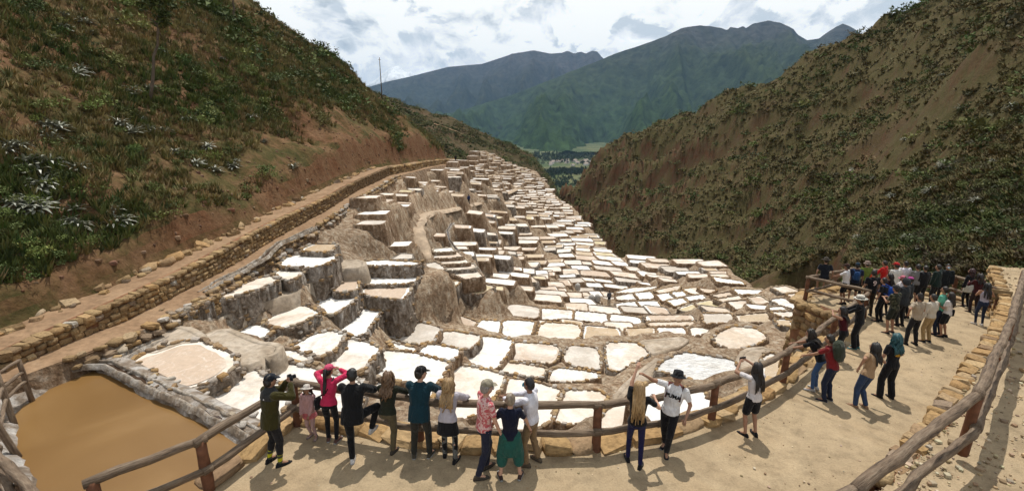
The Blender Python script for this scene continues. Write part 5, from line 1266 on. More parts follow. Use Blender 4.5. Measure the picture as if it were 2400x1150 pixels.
# pebbles strewn on platform and path
n = 5200; px = rng.uniform(-5, 19, n); py = rng.uniform(3.5, 18, n); k = poly_mask(px, py, edge); Pp = np.c_[px[k], py[k], z_plat(px[k], py[k])]
dist_ = np.abs(px[k] * 0 + 1); sz = np.clip(rng.lognormal(-4.2, .5, len(Pp)), .006, .045)
pv = [STG[i][0] for i in range(4)]; pf = [np.array([t_ for f in STG[i][1] for t_ in ((f[0], f[1], f[2]), (f[0], f[2], f[3]))]) for i in range(4)]
scatter('platform_pebbles', 'pebbles strewn over the sandy platform', Pp, sz, pv, pf, colvar([(.30, .21, .12), (.36, .27, .17), (.24, .17, .1), (.42, .34, .24)], len(Pp), 5), 6)
n = 4200; i_ = rng.random(n) ** 1.4; u_ = rng.random(n) * (len(ext) - 1); E_ = np.stack([np.interp(u_, np.arange(len(ext)), ext[:, j]) for j in range(3)], 1); R_ = np.stack([np.interp(u_, np.arange(len(ext)), Rr[:, j]) for j in range(3)], 1)
Pp = E_ + (R_ - E_) * (i_[:, None] * .7); Pp[:, 2] += .03
scatter('path_gravel', 'loose gravel on the upper path', Pp, np.clip(rng.lognormal(-3.5, .6, n), .01, .12), pv, pf, colvar([(.30, .21, .12), (.36, .27, .17), (.24, .17, .1), (.42, .34, .24)], n, 7), 8)
print('platform done')
# earth between the road's near end and the pond
xs = np.arange(-24, -9, .4); ys = np.arange(-8, 13.4, .4); X, Y = np.meshgrid(xs, ys, indexing='ij')
Z = np.interp(X, [-24, -17.9, -16.6, -9], [-7.3, -7.75, -9.0, -9.6]) + .1 * fbm(X / 1.5, Y / 1.5, o=4, seed=9)
tag(mk('pond_shoulder', np.stack([X, Y, Z], -1).reshape(-1, 3), gridF(len(xs), len(ys)), M['roadsand']), 'sandy shoulder behind the pond', kind='structure')
# ------------------------------------------------------------------ people
def v3(*a): return np.array(a, float)
def unit(a): return a / (np.linalg.norm(a) + 1e-9)
def ik(a, t, l1, l2, pole):
    d = t - a; L = np.linalg.norm(d); Lm = (l1 + l2) * .995
    if L > Lm: t = a + d / L * Lm; L = Lm; d = t - a
    u = d / (L + 1e-9); x = (l1 * l1 - l2 * l2 + L * L) / (2 * L); h = math.sqrt(max(0, l1 * l1 - x * x))
    p = pole - u * np.dot(pole, u); return a + u * x + unit(p) * h, t
def capsule(a, b, ra, rb, n=10):
    a, b = np.asarray(a, float), np.asarray(b, float); u = unit(b - a); ref = v3(0, 0, 1) if abs(u[2]) < .9 else v3(1, 0, 0); e1 = unit(np.cross(u, ref)); e2 = np.cross(e1, u)
    R_ = []; ang = np.arange(n) / n * 2 * math.pi; circ = np.cos(ang)[:, None] * e1 + np.sin(ang)[:, None] * e2
    for t in (-80, -45, -15): R_.append(a + u * ra * math.sin(R(t)) + circ * ra * math.cos(R(t)))
    for t in (15, 45, 80): R_.append(b + u * rb * math.sin(R(t)) + circ * rb * math.cos(R(t)))
    V = np.concatenate(R_); F = [tuple(f) for f in gridF(6, n)] + [(i * n + n - 1, i * n, (i + 1) * n, (i + 1) * n + n - 1) for i in range(5)]
    F = []
    for i in range(5):
        for j in range(n): j2 = (j + 1) % n; F.append((i * n + j, i * n + j2, (i + 1) * n + j2, (i + 1) * n + j))
    F += [tuple(range(n - 1, -1, -1)), tuple(5 * n + j for j in range(n))]
    return V, F
def loft(rings, n=14):
    """rings: (centre, right vector*rx, forward vector*ry)"""
    ang = np.arange(n) / n * 2 * math.pi
    V = np.concatenate([np.asarray(c) + np.cos(ang)[:, None] * a + np.sin(ang)[:, None] * b for c, a, b in rings]); F = []
    for i in range(len(rings) - 1):
        for j in range(n): j2 = (j + 1) % n; F.append((i * n + j, i * n + j2, (i + 1) * n + j2, (i + 1) * n + j))
    F += [tuple(range(n - 1, -1, -1)), tuple((len(rings) - 1) * n + j for j in range(n))]
    return V, F
def ball(c, r, axes=None, n=12, m=7):
    r = np.broadcast_to(np.asarray(r, float), (3,)); V, F = [], []
    for i in range(m):
        t = -math.pi / 2 + math.pi * (i + .5) / m
        for j in range(n): p = 2 * math.pi * j / n; V.append((math.cos(t) * math.cos(p) * r[0], math.cos(t) * math.sin(p) * r[1], math.sin(t) * r[2]))
    V = np.array(V)
    if axes is not None: V = V @ np.asarray(axes)
    for i in range(m - 1):
        for j in range(n): j2 = (j + 1) % n; F.append((i * n + j, i * n + j2, (i + 1) * n + j2, (i + 1) * n + j))
    F += [tuple(range(n - 1, -1, -1)), tuple((m - 1) * n + j for j in range(n))]
    return V + np.asarray(c), F
JOBS = []
def remesh(name, parts, voxel, mt, parent, extra=None, smooth=4):
    mb = MB()
    for V, F in parts: mb.add(V, F)
    me = new_mesh(name, np.concatenate(mb.V), mb.F, True, [mt]); o = link(name, me, parent)
    r = o.modifiers.new('r', 'REMESH'); r.mode = 'VOXEL'; r.voxel_size = voxel; r.use_smooth_shade = True
    s = o.modifiers.new('s', 'SMOOTH'); s.iterations = smooth; s.factor = .5
    JOBS.append((o, mt, extra)); return o
def finish_jobs():
    bpy.context.view_layer.update(); dg = bpy.context.evaluated_depsgraph_get()
    new = []
    for o, mt, extra in JOBS:
        me = bpy.data.meshes.new_from_object(o.evaluated_get(dg)); me.materials.clear(); me.materials.append(mt); new.append(me)
    for (o, mt, extra), me in zip(JOBS, new):
        old = o.data; o.modifiers.clear()
        if extra:                       # fingers: rooted inside the palm, one mesh with the body
            bm = bmesh.new(); bm.from_mesh(me)
            for V, F in extra:
                vs = [bm.verts.new(tuple(v)) for v in V]
                for f in F:
                    try: bm.faces.new([vs[i] for i in f])
                    except ValueError: pass
            bm.to_mesh(me); bm.free(); me.polygons.foreach_set('use_smooth', np.full(len(me.polygons), True))
        me.name = o.name; o.data = me; bpy.data.meshes.remove(old)
    JOBS.clear()
_cl = {}
def cloth(c, pat=None):
    key = (tuple(c), pat)
    if key in _cl: return _cl[key]
    m, n, b = mat('cloth'); v = coords(n); k = noise(n, v, 9, 5, .6, .4); w = coords(n, (1, 1, .45)); k2 = noise(n, w, 7, 3, .5, 1.2)
    r = ramp(n, k, [(.3, tuple(x * .82 for x in c)), (.7, tuple(min(1, x * 1.12) for x in c))]); out = r.outputs[0]
    if pat == 'floral':
        k3 = noise(n, v, 11, 5, .6, 1.5)
        f = ramp(n, k3, [(.47, 0), (.53, 1)]); out = mix(n, f.outputs[0], (.48, .10, .11), (.66, .45, .42))
    if pat == 'camo':
        k3 = noise(n, v, 8, 3, .5, 1); f = ramp(n, k3, [(.4, (.02, .022, .015)), (.48, (.06, .065, .04)), (.56, (.11, .10, .07)), (.64, (.03, .03, .02))], 'CONSTANT'); out = f.outputs[0]
    if pat == 'patch':
        vo = nd(n, 'ShaderNodeTexVoronoi', i_Scale=9.0); n.links.new(v, vo.inputs['Vector']); f = ramp(n, vo.outputs['Color'], [(0, (.01, .01, .01)), (.45, (.015, .015, .015)), (.5, (.12, .12, .11)), (.8, (.03, .03, .03))], 'CONSTANT'); out = f.outputs[0]
    if pat == 'bands':
        sp = nd(n, 'ShaderNodeSeparateXYZ'); t = nd(n, 'ShaderNodeTexCoord'); n.links.new(t.outputs['Object'], sp.inputs[0]); f = ramp(n, mth(n, 'FRACT', mth(n, 'MULTIPLY', sp.outputs[2], 8.5)), [(0, (.45, .42, .02)), (.55, (.45, .42, .02)), (.56, (.06, .065, .04)), (.9, (.06, .065, .04))], 'CONSTANT'); out = f.outputs[0]
    n.links.new(out, b.inputs['Base Color']); b.inputs['Roughness'].default_value = .9; b.inputs['Specular IOR Level'].default_value = .1; b.inputs['Sheen Weight'].default_value = .1
    bump(n, b, k2, 1.0, .07); _cl[key] = m; return m
SK = [simple('skin_light', (.50, .29, .20), .55, .08, 20, .05, .002), simple('skin_mid', (.33, .18, .115), .55, .08, 20, .05, .002), simple('skin_dark', (.22, .115, .07), .55, .08, 20, .05, .002)]
def hairmat(c):
    key = ('hair', c)
    if key not in _cl:
        m, n, b = mat('hair'); v = coords(n, (9, 9, 2)); k = noise(n, v, 5, 5, .6, .5); r = ramp(n, k, [(.3, tuple(x * .55 for x in c)), (.7, tuple(x * 1.35 for x in c))]); n.links.new(r.outputs[0], b.inputs['Base Color']); b.inputs['Roughness'].default_value = .5; bump(n, b, k, .5, .01); _cl[key] = m
    return _cl[key]
BLK = (.012, .012, .014); DK = (.018, .017, .018); NAVY = (.016, .022, .045); WHT = (.68, .66, .66)
M['eye'] = simple('eye_dark', (.02, .015, .012), .3, .1, 5, 0)
NP = [0]
def person(px, py, label, head=0, h=1.7, fem=False, lean=3, side=0, feet=None, hands=(None, None), look=(0, 0), skin=1, top=('tee', WHT), bot=('trousers', DK), shoe=BLK, hair=('short', (.015, .011, .009)), hat=None, mask=None, ph=None, base=None, detail=True, poles=(None, None), kpole=(None, None), group=None, hide_legs=False, socks=None, twist=0):
    NP[0] += 1; sd = NP[0]; rg = np.random.default_rng(sd * 31)
    B = np.array(on_plat(px, py)) if base is None else np.array(base)
    t = thing('person', label, 'person', tuple(B), group, R(head)); k = h / 1.75; vx = .017 if detail else .028
    s = unit(v3(math.sin(R(side)), math.sin(R(lean)) * math.cos(R(side)), math.cos(R(lean)) * math.cos(R(side)))); r_ = unit(np.cross(v3(math.sin(R(twist)), math.cos(R(twist)), 0), s)); f_ = np.cross(s, r_)
    P = v3(0, -.18 * math.sin(R(lean)) * k, (.93 * k if ph is None else ph))
    feet = feet or ((-.10 * k, .02, .0), (.10 * k, -.03, .0))
    an = [v3(*q) + v3(0, -.04, .085 * k) for q in feet]
    hips = [P + r_ * (sg * .088 * k) - s * .02 for sg in (-1, 1)]
    if ph is None:
        for q, a in zip(hips, an):
            over = np.linalg.norm(q - a) - .835 * k
            if over > 0: P = P - v3(0, 0, over + .005); hips = [P + r_ * (sg * .088 * k) - s * .02 for sg in (-1, 1)]
    kn = []
    for i in (0, 1):
        kp = v3(*kpole[i]) if kpole[i] else v3((-.12, .12)[i], 1, .15)
        q, a2 = ik(hips[i], an[i], .425 * k, .415 * k, kp); kn.append(q); an[i] = a2
    W_, C_, SC, NB = P + s * .13 * k, P + s * .35 * k, P + s * .49 * k, P + s * .54 * k
    sw = (.165 if fem else .188) * k; sh = [SC + r_ * (sg * sw) for sg in (-1, 1)]
    hd = unit(s * .55 + v3(0, 0, 1) * .45); yaw, pit = R(look[0]), R(look[1])
    hf = unit(f_ * math.cos(yaw) - r_ * math.sin(yaw)); hf = unit(hf - hd * np.dot(hf, hd)); hu = unit(hd * math.cos(pit) + hf * math.sin(-pit) * -1); hf = unit(hf - hu * np.dot(hf, hu)); hr = np.cross(hf, hu)
    HC = NB + hd * .165 * k + hf * .02
    el, wr, pal = [], [], []
    for i, sg in enumerate((-1, 1)):
        tg = hands[i]; tg = sh[i] + v3(sg * .07, .05, -.53 * k) if tg is None else v3(*tg)
        po = v3(*poles[i]) if poles[i] else v3(sg * .6, -.8, -.35)
        e, w = ik(sh[i], tg, .285 * k, .255 * k, po); el.append(e); wr.append(w)
    ax = lambda rx, ry, extra=0: (r_ * (rx * k + extra), f_ * (ry * k + extra))
    tr = [(-.075, .135, .10), (-.02, .165 + .008 * fem, .118), (.06, .155, .108), (.14, .118 if fem else .138, .095), (.26, .140 if fem else .158, .112), (.38, .155 if fem else .172, .112), (.46, .145 if fem else .165, .092), (.515, .085, .07), (.555, .052, .05)]
    torso = lambda ex, a=0, b=9: loft([(P + s * z * k, *ax(x, y, ex)) for z, x, y in tr[a:b]])
    body = [torso(0), capsule(NB - s * .02, HC, .052 * k, .05 * k), ball(HC, (.077 * k, .096 * k, .115 * k), [hr, hf, hu]), ball(HC + hf * .035 * k - hu * .055 * k, (.055 * k, .062 * k, .06 * k), [hr, hf, hu]),
            capsule(HC + hf * .085 * k + hu * .01, HC + hf * .112 * k - hu * .025 * k, .012 * k, .018 * k, 8)]
    for sg in (-1, 1): body.append(ball(HC + hr * (sg * .078 * k) - hu * .01, (.014, .026 * k, .034 * k), [hr, hf, hu], 8, 5))
    fing = []
    for i, sg in enumerate((-1, 1)):
        body += [capsule(sh[i], el[i], .05 * k, .042 * k), capsule(el[i], wr[i], .041 * k, .027 * k), capsule(hips[i], kn[i], .083 * k, .056 * k), capsule(kn[i], an[i], .054 * k, .036 * k), capsule(kn[i] * .75 + an[i] * .25 - v3(0, .012, 0), kn[i] * .45 + an[i] * .55, .052 * k, .042 * k), capsule(an[i], an[i] + v3((-.03, .03)[i], .11, -.05) * k, .036 * k, .03 * k)]
        u = unit(wr[i] - el[i]); sd_ = unit(np.cross(u, v3(0, 0, 1)) if abs(u[2]) < .95 else v3(1, 0, 0)); pn = np.cross(sd_, u)
        pc = wr[i] + u * .05 * k; body.append(capsule(wr[i], wr[i] + u * .075 * k, .026 * k, .033 * k)); pal.append(pc)
        if detail:
            for j, L in enumerate((.062, .072, .068, .052)):
                b0 = wr[i] + u * .085 * k + sd_ * ((j - 1.5) * .018 * k); b1 = b0 + unit(u - pn * .25) * L * .55 * k; b2 = b1 + unit(u * .6 - pn * .8) * L * .5 * k
                fing.append(tube([b0 - u * .03, b0, b1, b2], [.0095 * k, .0095 * k, .0085 * k, .006 * k], 6))
            b0 = wr[i] + u * .03 * k - sd_ * .022 * k * sg; b1 = b0 + unit(u * .7 - sd_ * sg * .7) * .045 * k; fing.append(tube([b0, b1, b1 + unit(u - sd_ * sg * .2) * .03 * k], [.012 * k, .011 * k, .008 * k], 6))
    remesh('body', body, vx, SK[skin], t, fing, 3)
    # eyes and mouth
    mb = MB()
    for sg in (-1, 1): mb.add(*ball(HC + hr * (sg * .03 * k) + hf * .088 * k + hu * .012 * k, .011 * k, None, 6, 4))
    mb.add(*ball(HC + hf * .092 * k - hu * .055 * k, (.024 * k, .01, .006), [hr, hf, hu], 6, 4)); mb.build('face_features', M['eye'], t)
    # --- garments
    kind, c = top[0], top[1]; pat = top[2] if len(top) > 2 else None
    ex = {'tee': .016, 'tank': .012, 'shirt': .02, 'jacket': .032, 'off': .03}[kind]; long_ = kind in ('shirt', 'jacket', 'off'); lo = {'tee': 0, 'tank': 1, 'shirt': 1, 'jacket': 0, 'off': 1}[kind]
    parts = [torso(ex, lo, 9 if kind != 'tank' else 8)]
    if kind != 'tank':
        for i in (0, 1):
            parts.append(capsule(sh[i], el[i] if long_ else sh[i] * .42 + el[i] * .58, .05 * k + ex, .043 * k + ex * (1.1 if not long_ else 1)))
            if long_: parts.append(capsule(el[i], el[i] * .12 + wr[i] * .88, .042 * k + ex, .030 * k + ex * .8))
    if kind == 'jacket': parts.append(loft([(P - s * .14 * k, *ax(.175, .13, .03)), (P, *ax(.172, .125, .03)), (W_, *ax(.16, .115, .03))]))
    tp_ = remesh('top', parts, vx, cloth(c, pat), t, None, 3)
    kind, c = bot[0], bot[1]; pat = bot[2] if len(bot) > 2 else None; mt = cloth(c, pat)
    pel = loft([(P - s * .10 * k, *ax(.13, .10, .012)), (P - s * .03 * k, *ax(.168 + .008 * fem, .118, .012)), (P + s * .05 * k, *ax(.158, .11, .012)), (P + s * .11 * k, *ax(.14, .10, .012))])
    parts = [pel]; fit = {'trousers': .016, 'leggings': .006, 'shorts': .022, 'skirt': .0, 'harem': .05, 'loose': .026, 'breeches': .018}[kind]
    if kind in ('trousers', 'leggings', 'loose', 'breeches'):
        end = {'leggings': .95, 'breeches': .42}.get(kind, .93)
        for i in (0, 1): parts += [capsule(hips[i], kn[i], .083 * k + fit, .056 * k + fit), capsule(kn[i], kn[i] * (1 - end) + an[i] * end, .054 * k + fit, .040 * k + fit * (1.6 if kind == 'loose' else 1.1)), capsule(kn[i] * .75 + an[i] * .25 - v3(0, .012, 0), kn[i] * .45 + an[i] * .55, .054 * k + fit, .044 * k + fit)]
    if kind == 'shorts':
        for i in (0, 1): parts.append(capsule(hips[i], hips[i] * .22 + kn[i] * .78, .085 * k + fit, .068 * k + fit))
    if kind == 'harem':
        for i in (0, 1): parts += [capsule(hips[i], kn[i], .095 * k + fit * .6, .075 * k + fit), capsule(kn[i], kn[i] * .62 + an[i] * .38, .075 * k + fit, .05 * k + fit)]
        parts.append(loft([(P - v3(0, 0, .42 * k), *ax(.15, .12)), (P - v3(0, 0, .2 * k), *ax(.19, .15)), (P, *ax(.175, .125))]))
    if kind == 'skirt':
        kl = len(bot) > 3 and bot[3] or .42
        parts = [loft([(P - v3(0, 0, kl * k), *ax(.235, .20)), (P - v3(0, 0, kl * .6 * k), *ax(.21, .17)), (P - s * .02, *ax(.175, .125, .012)), (P + s * .11 * k, *ax(.14, .10, .014))], 18)]
    remesh('skirt' if kind == 'skirt' else ('shorts' if kind == 'shorts' else 'trousers'), parts, vx, mt, t, None, 3)
    if socks is not None:
        for i in (0, 1): remesh('sock', [capsule(kn[i] * .6 + an[i] * .4, an[i], .060 * k, .044 * k)], vx, cloth(*socks), t, None, 2)
    for i in (0, 1):
        a = an[i]; yaw_ = (.25, -.25)[i] if i < 2 else 0; dz = feet[i][2]
        fd = unit(v3(math.sin(-yaw_), math.cos(yaw_), 0)); fr = v3(fd[1], -fd[0], 0); zb = a[2] - .085 * k; up = v3(0, 0, 1)
        rings = []
        for y_, w_, h_ in ((-.075, .026, .05), (-.06, .036, .085), (-.02, .038, .10), (.04, .042, .078), (.11, .048, .052), (.16, .042, .04), (.185, .02, .022)):
            c0 = v3(a[0], a[1], zb) + fd * (y_ * k) + up * (h_ * .5 * k); rings.append((c0, fr * w_ * k, up * h_ * .52 * k))
        V, F = loft(rings, 10); so = mk('shoe', V, F, cloth(shoe), t)
        sb = v3(a[0], a[1], zb + .012)
        V, F = loft([(sb + fd * (-.085 * k) , fr * .03 * k, up * .016), (sb + fd * (-.03 * k), fr * .042 * k, up * .016), (sb + fd * (.1 * k), fr * .052 * k, up * .016), (sb + fd * (.195 * k), fr * .025 * k, up * .015)], 8); mk('sole', V, F, cloth((.30, .29, .27) if sum(shoe) < .3 and sd % 3 == 0 else tuple(x * .7 for x in shoe)), so)
    # --- hair
    hk, hc = hair[0], hair[1]; hm = hairmat(hc)
    capc = HC - hf * .014 * k + hu * .022 * k
    hp = [ball(capc, (.086 * k, .100 * k, .112 * k), [hr, hf, hu]), ball(capc - hf * .03 * k - hu * .03 * k, (.082 * k, .078 * k, .095 * k), [hr, hf, hu])]
    if hk in ('curly', 'short'):
        for j in range(34 if hk == 'curly' else 20):
            d_ = unit(rg.normal(0, 1, 3)); d_ = d_ - hf * max(0, np.dot(d_, hf)) * 1.2; hp.append(ball(capc + (hr * np.dot(d_, hr) * .085 + hf * np.dot(d_, hf) * .095 + hu * max(-.5, np.dot(d_, hu)) * .11) * k, rg.uniform(.022, .034) * k * (1 if hk == 'curly' else .8), None, 8, 5))
    # face side stays clear: hair shapes are pushed behind the face plane
    hp = [(np.where(((V - HC) @ hf > .062 * k)[:, None] & (((V - HC) @ hu) < .055 * k)[:, None], V - hf * (((V - HC) @ hf - .03 * k)[:, None]), V), F) for V, F in hp]
    remesh('hair', hp, .016 if detail else .024, hm, t, None, 2)
    if hk in ('long', 'wavy', 'pony', 'bob'):
        Lh = {'long': .52, 'wavy': .44, 'pony': .42, 'bob': .26}[hk] * k * (hair[2] if len(hair) > 2 else 1); mb = MB(); nl = 30 if detail else 14
        for j in range(nl):
            th = rg.uniform(-1.75, 1.75) if hk != 'pony' else rg.uniform(-.3, .3); rr_ = .082 * k
            st = capc + (-hf * math.cos(th) * .092 + hr * math.sin(th) * .082) * k + hu * rg.uniform(-.02, .06) * k
            if hk == 'pony': st = capc - hf * .105 * k + hu * .03 * k + hr * rg.uniform(-.02, .02)
            L = Lh * rg.uniform(.75, 1.05); pts = [capc + (st - capc) * .5 + hu * .09 * k if hk != 'pony' else st - hf * -.03, st]; amp = {'wavy': .022, 'bob': .012}.get(hk, .006); ph_ = rg.uniform(0, 6)
            back = -f_ * .05 * k
            for q in np.linspace(.2, 1, 7):
                y_ = st + v3(0, 0, -1) * L * q + s * 0 + (-f_ * (.02 + .035 * math.sin(q * 2.2)) * math.cos(th) + r_ * math.sin(th) * .035 * q) * k + f_ * (L * q) * math.sin(R(lean)) * -.15
                y_ = y_ + r_ * amp * math.sin(q * 14 + ph_) + f_ * amp * math.cos(q * 13 + ph_)
                # keep clear of the back
                rel = y_ - P; zz_ = np.dot(rel, s) / k
                if 0 < zz_ < .53:
                    yb = np.interp(zz_, [z for z, _, _ in tr], [y for _, _, y in tr]) * k + .035; d_ = np.dot(rel, f_)
                    xb = abs(np.dot(rel, r_))
                    if math.cos(th) > -.2 and xb < .17 * k: y_ = y_ - f_ * max(0, d_ + yb)
                pts.append(y_)
            w0 = (.024 if detail else .034) * k * (1.25 if hk == 'wavy' else 1); mb.add(*tube(pts, np.concatenate([[w0 * .7, w0], w0 * np.linspace(1, .35, 7)]), 6))
        mb.build('hair_locks', hm, t)
    # --- hat
    if hat:
        ht, hc = hat[0], hat[1]; cm_ = cloth(hc); c0 = HC + hu * .045 * k; ring = lambda z, rx, ry, dy=0: (c0 + hu * z * k + hf * dy * k, hr * rx * k, hf * ry * k)
        if ht == 'cap':
            V, F = loft([ring(-.01, .088, .108), ring(.03, .088, .107), ring(.065, .074, .09), ring(.088, .04, .05), ring(.092, .01, .01)]); o = mk('cap', V, F, cm_, t)
            V, F = loft([(c0 + hf * .06 * k - hu * .002, hr * .078 * k, hu * .008), (c0 + hf * .12 * k - hu * .01 * k, hr * .075 * k, hu * .007), (c0 + hf * .175 * k - hu * .025 * k, hr * .045 * k, hu * .005)], 10); mk('visor', V, F, cm_, o)
        elif ht == 'bucket':
            V, F = loft([ring(-.03, .145, .16), ring(-.025, .14, .155), ring(.005, .10, .118), ring(.02, .095, .112), ring(.085, .085, .10), ring(.095, .06, .07), ring(.097, .01, .01)]); mk('bucket_hat', V, F, cm_, t)
        elif ht in ('brim', 'panama'):
            V, F = loft([ring(-.012, .175, .19), ring(-.002, .18, .195), ring(.004, .10, .118), ring(.03, .094, .112), ring(.09, .082, .098), ring(.105, .05, .07), ring(.098, .01, .01)], 18); o = mk('brimmed_hat', V, F, cm_, t)
            if ht == 'panama': V, F = loft([ring(.008, .102, .121), ring(.036, .098, .117)], 18); mk('hat_band', V, F, cloth(BLK), o)
        elif ht == 'hood':
            V, F = loft([ring(-.13, .09, .08, -.06), ring(-.06, .115, .12, -.04), ring(.03, .11, .125, -.02), ring(.09, .08, .09, -.02), ring(.12, .02, .02, -.02)]); mk('hood', V, F, cm_, t)
    if mask:
        V, F = loft([(HC + hf * .085 * k - hu * .005, hr * .05 * k, hu * .03), (HC + hf * .11 * k - hu * .03 * k, hr * .04 * k, hu * .042 * k), (HC + hf * .128 * k - hu * .04 * k, hr * .015 * k, hu * .025 * k)], 10); mk('face_mask', V, F, cloth(mask), t)
        mb = MB()
        for sg in (-1, 1): mb.add(*tube([HC + hf * .09 * k + hr * sg * .045 * k - hu * .03 * k, HC + hr * sg * .085 * k - hu * .005], .004, 5))
        mb.build('mask_strap', cloth(mask), t)
    t['_'] = 0; del t['_']
    return dict(t=t, P=P, s=s, r=r_, f=f_, k=k, HC=HC, hf=hf, hr=hr, hu=hu, sh=sh, wr=wr, pal=pal, an=an, kn=kn, C=C_, B=B, head=R(head))
def to_world(d, p):
    a = d['head']; c, s_ = math.cos(a), math.sin(a); return v3(p[0] * c - p[1] * s_, p[0] * s_ + p[1] * c, p[2]) + d['B']
def carried(d, name, label, cat, V, F, mt):      # a thing carried by a person: its own top-level object
    W_ = np.array([to_world(d, q) for q in V]); o_ = W_.mean(0); o = mk(name, W_ - o_, F, mt, loc=tuple(o_)); return tag(o, label, cat)
def backpack(d, label, c, sc=1):
    k = d['k'] * sc; c0 = d['P'] + d['s'] * .30 * d['k'] - d['f'] * (.19 * d['k'] + .06 * sc); mb = MB()
    V, F = loft([(c0 - d['s'] * .22 * k, d['r'] * .10 * k, d['f'] * .06 * k), (c0 - d['s'] * .19 * k, d['r'] * .145 * k, d['f'] * .095 * k), (c0 + d['s'] * .08 * k, d['r'] * .14 * k, d['f'] * .095 * k), (c0 + d['s'] * .2 * k, d['r'] * .115 * k, d['f'] * .075 * k), (c0 + d['s'] * .235 * k, d['r'] * .06 * k, d['f'] * .04 * k)], 12); mb.add(V, F)
    for sg in (-1, 1): mb.add(*tube([c0 + d['s'] * .18 * k + d['r'] * sg * .08 * k, d['sh'][0 if sg < 0 else 1] * .7 + (d['P'] + d['s'] * .5 * d['k']) * .3 + d['s'] * .06 * d['k'], d['P'] + d['s'] * .32 * d['k'] + d['r'] * sg * .13 * d['k'] + d['f'] * .15 * d['k'], c0 - d['s'] * .12 * k + d['r'] * sg * .14 * k], .016, 6))
    return carried(d, 'backpack', label, 'backpack', np.concatenate(mb.V), mb.F, cloth(c))
def camera_dev(d, label, phone=False):
    c0 = (d['pal'][0] + d['pal'][1]) / 2 + v3(0, .02, .03); mb = MB(); ax_ = np.stack([d['hr'], d['hf'], d['hu']], 1)
    if phone: mb.box(c0, (.15, .012, .075), ax_)
    else:
        mb.box(c0, (.13, .05, .085), ax_); mb.add(*tube([c0 + d['hf'] * .02, c0 + d['hf'] * .10], [.035, .038], 10)); mb.box(c0 + d['hu'] * .05, (.05, .045, .03), ax_)
    return carried(d, 'mobile_phone' if phone else 'photo_camera', label, 'phone' if phone else 'camera', np.concatenate(mb.V), mb.F, cloth(BLK))
def shoulder_bag(d, label, c, sg=-1, low=.05):
    k = d['k']; c0 = d['P'] + d['r'] * sg * .23 * k + d['s'] * low * k; mb = MB()
    V, F = loft([(c0 - v3(0, 0, .13), d['f'] * .10, d['r'] * .035), (c0 - v3(0, 0, .11), d['f'] * .13, d['r'] * .05), (c0 + v3(0, 0, .08), d['f'] * .125, d['r'] * .045), (c0 + v3(0, 0, .11), d['f'] * .11, d['r'] * .03)], 12); mb.add(V, F)
    o2 = d['sh'][1 if sg < 0 else 0] * .75 + d['P'] * 0 + (d['P'] + d['s'] * .5 * k) * .25 + d['s'] * .075 * k
    mb.add(*tube([c0 + v3(0, 0, .1), d['P'] + d['s'] * .28 * k - d['f'] * .155 * k, o2 - d['f'] * .03, d['P'] + d['s'] * .3 * k + d['f'] * .165 * k, c0 + v3(0, 0, .1) + d['f'] * .05], .011, 6))
    return carried(d, 'shoulder_bag', label, 'bag', np.concatenate(mb.V), mb.F, cloth(c))

# --- the row along the front railing
RH = 1.0
d = person(652, 1082, 'person in olive jacket, black breeches and yellow socks photographing with a camera', -38, 1.74, lean=8, side=-4, feet=((-.13, -.05, 0), (.14, .02, 0)), hands=((-.02, .36, 1.50), (.10, .36, 1.50)), poles=((-.5, .1, -1), (.9, .1, -1)), top=('jacket', (.042, .036, .010)), bot=('breeches', DK), hat=('cap', (.012, .015, .022)), socks=((.45, .42, .02), 'bands'), skin=1)
camera_dev(d, 'black camera held to the eye by the person in olive jacket')
mb = MB(); mb.add(*loft([(d['P'] + d['s'] * .40 * d['k'], d['r'] * .205, d['f'] * .15), (d['P'] + d['s'] * .5 * d['k'], d['r'] * .19, d['f'] * .135), (d['P'] + d['s'] * .56 * d['k'], d['r'] * .10, d['f'] * .10), (d['P'] + d['s'] * .6 * d['k'], d['r'] * .075, d['f'] * .085)], 14)); mb.build('jacket_yoke', cloth((.035, .036, .036)), d['t'])
mb = MB(); mb.add(*ball(d['P'] + d['s'] * .44 * d['k'] - d['f'] * .15 + d['r'] * .1, (.022, .006, .015), [d['r'], d['f'], d['s']], 8, 5)); mb.build('chest_badge', cloth(WHT), d['t'])
d = person(733, 1026, 'small child in white floppy hat, pink top and pink skirt at the railing', 172, 1.16, fem=True, lean=-2, hands=((-.08, .16, .60), (.08, .16, .60)), look=(10, -18), skin=1, top=('shirt', (.48, .28, .27)), bot=('skirt', (.50, .13, .14), None, .17), hat=('brim', (.55, .50, .45)), shoe=(.30, .22, .2), hair=('bob', (.05, .025, .015)))
remesh('leggings', [capsule(d['P'] + d['r'] * sg * .058 - d['s'] * .03, d['kn'][i], .068, .044) for i, sg in ((0, -1), (1, 1))] + [capsule(d['kn'][i], d['an'][i], .043, .031) for i in (0, 1)], .018, cloth((.42, .27, .25)), d['t'])
d = person(782, 1030, 'person in bright pink jumper and pink cap with both arms raised at the railing', 0, 1.58, fem=True, lean=14, hands=((-.10, .34, 1.36), (.12, .34, 1.36)), poles=((-1, .2, -.1), (1, .2, -.1)), top=('shirt', (.52, .03, .09)), bot=('leggings', BLK), hat=('cap', (.55, .08, .15)), hair=('pony', (.012, .009, .008), 1.25), shoe=(.10, .05, .04), look=(-20, 0))
shoulder_bag(d, 'black shoulder bag hanging on the hip of the person in pink', BLK, -1, .02)
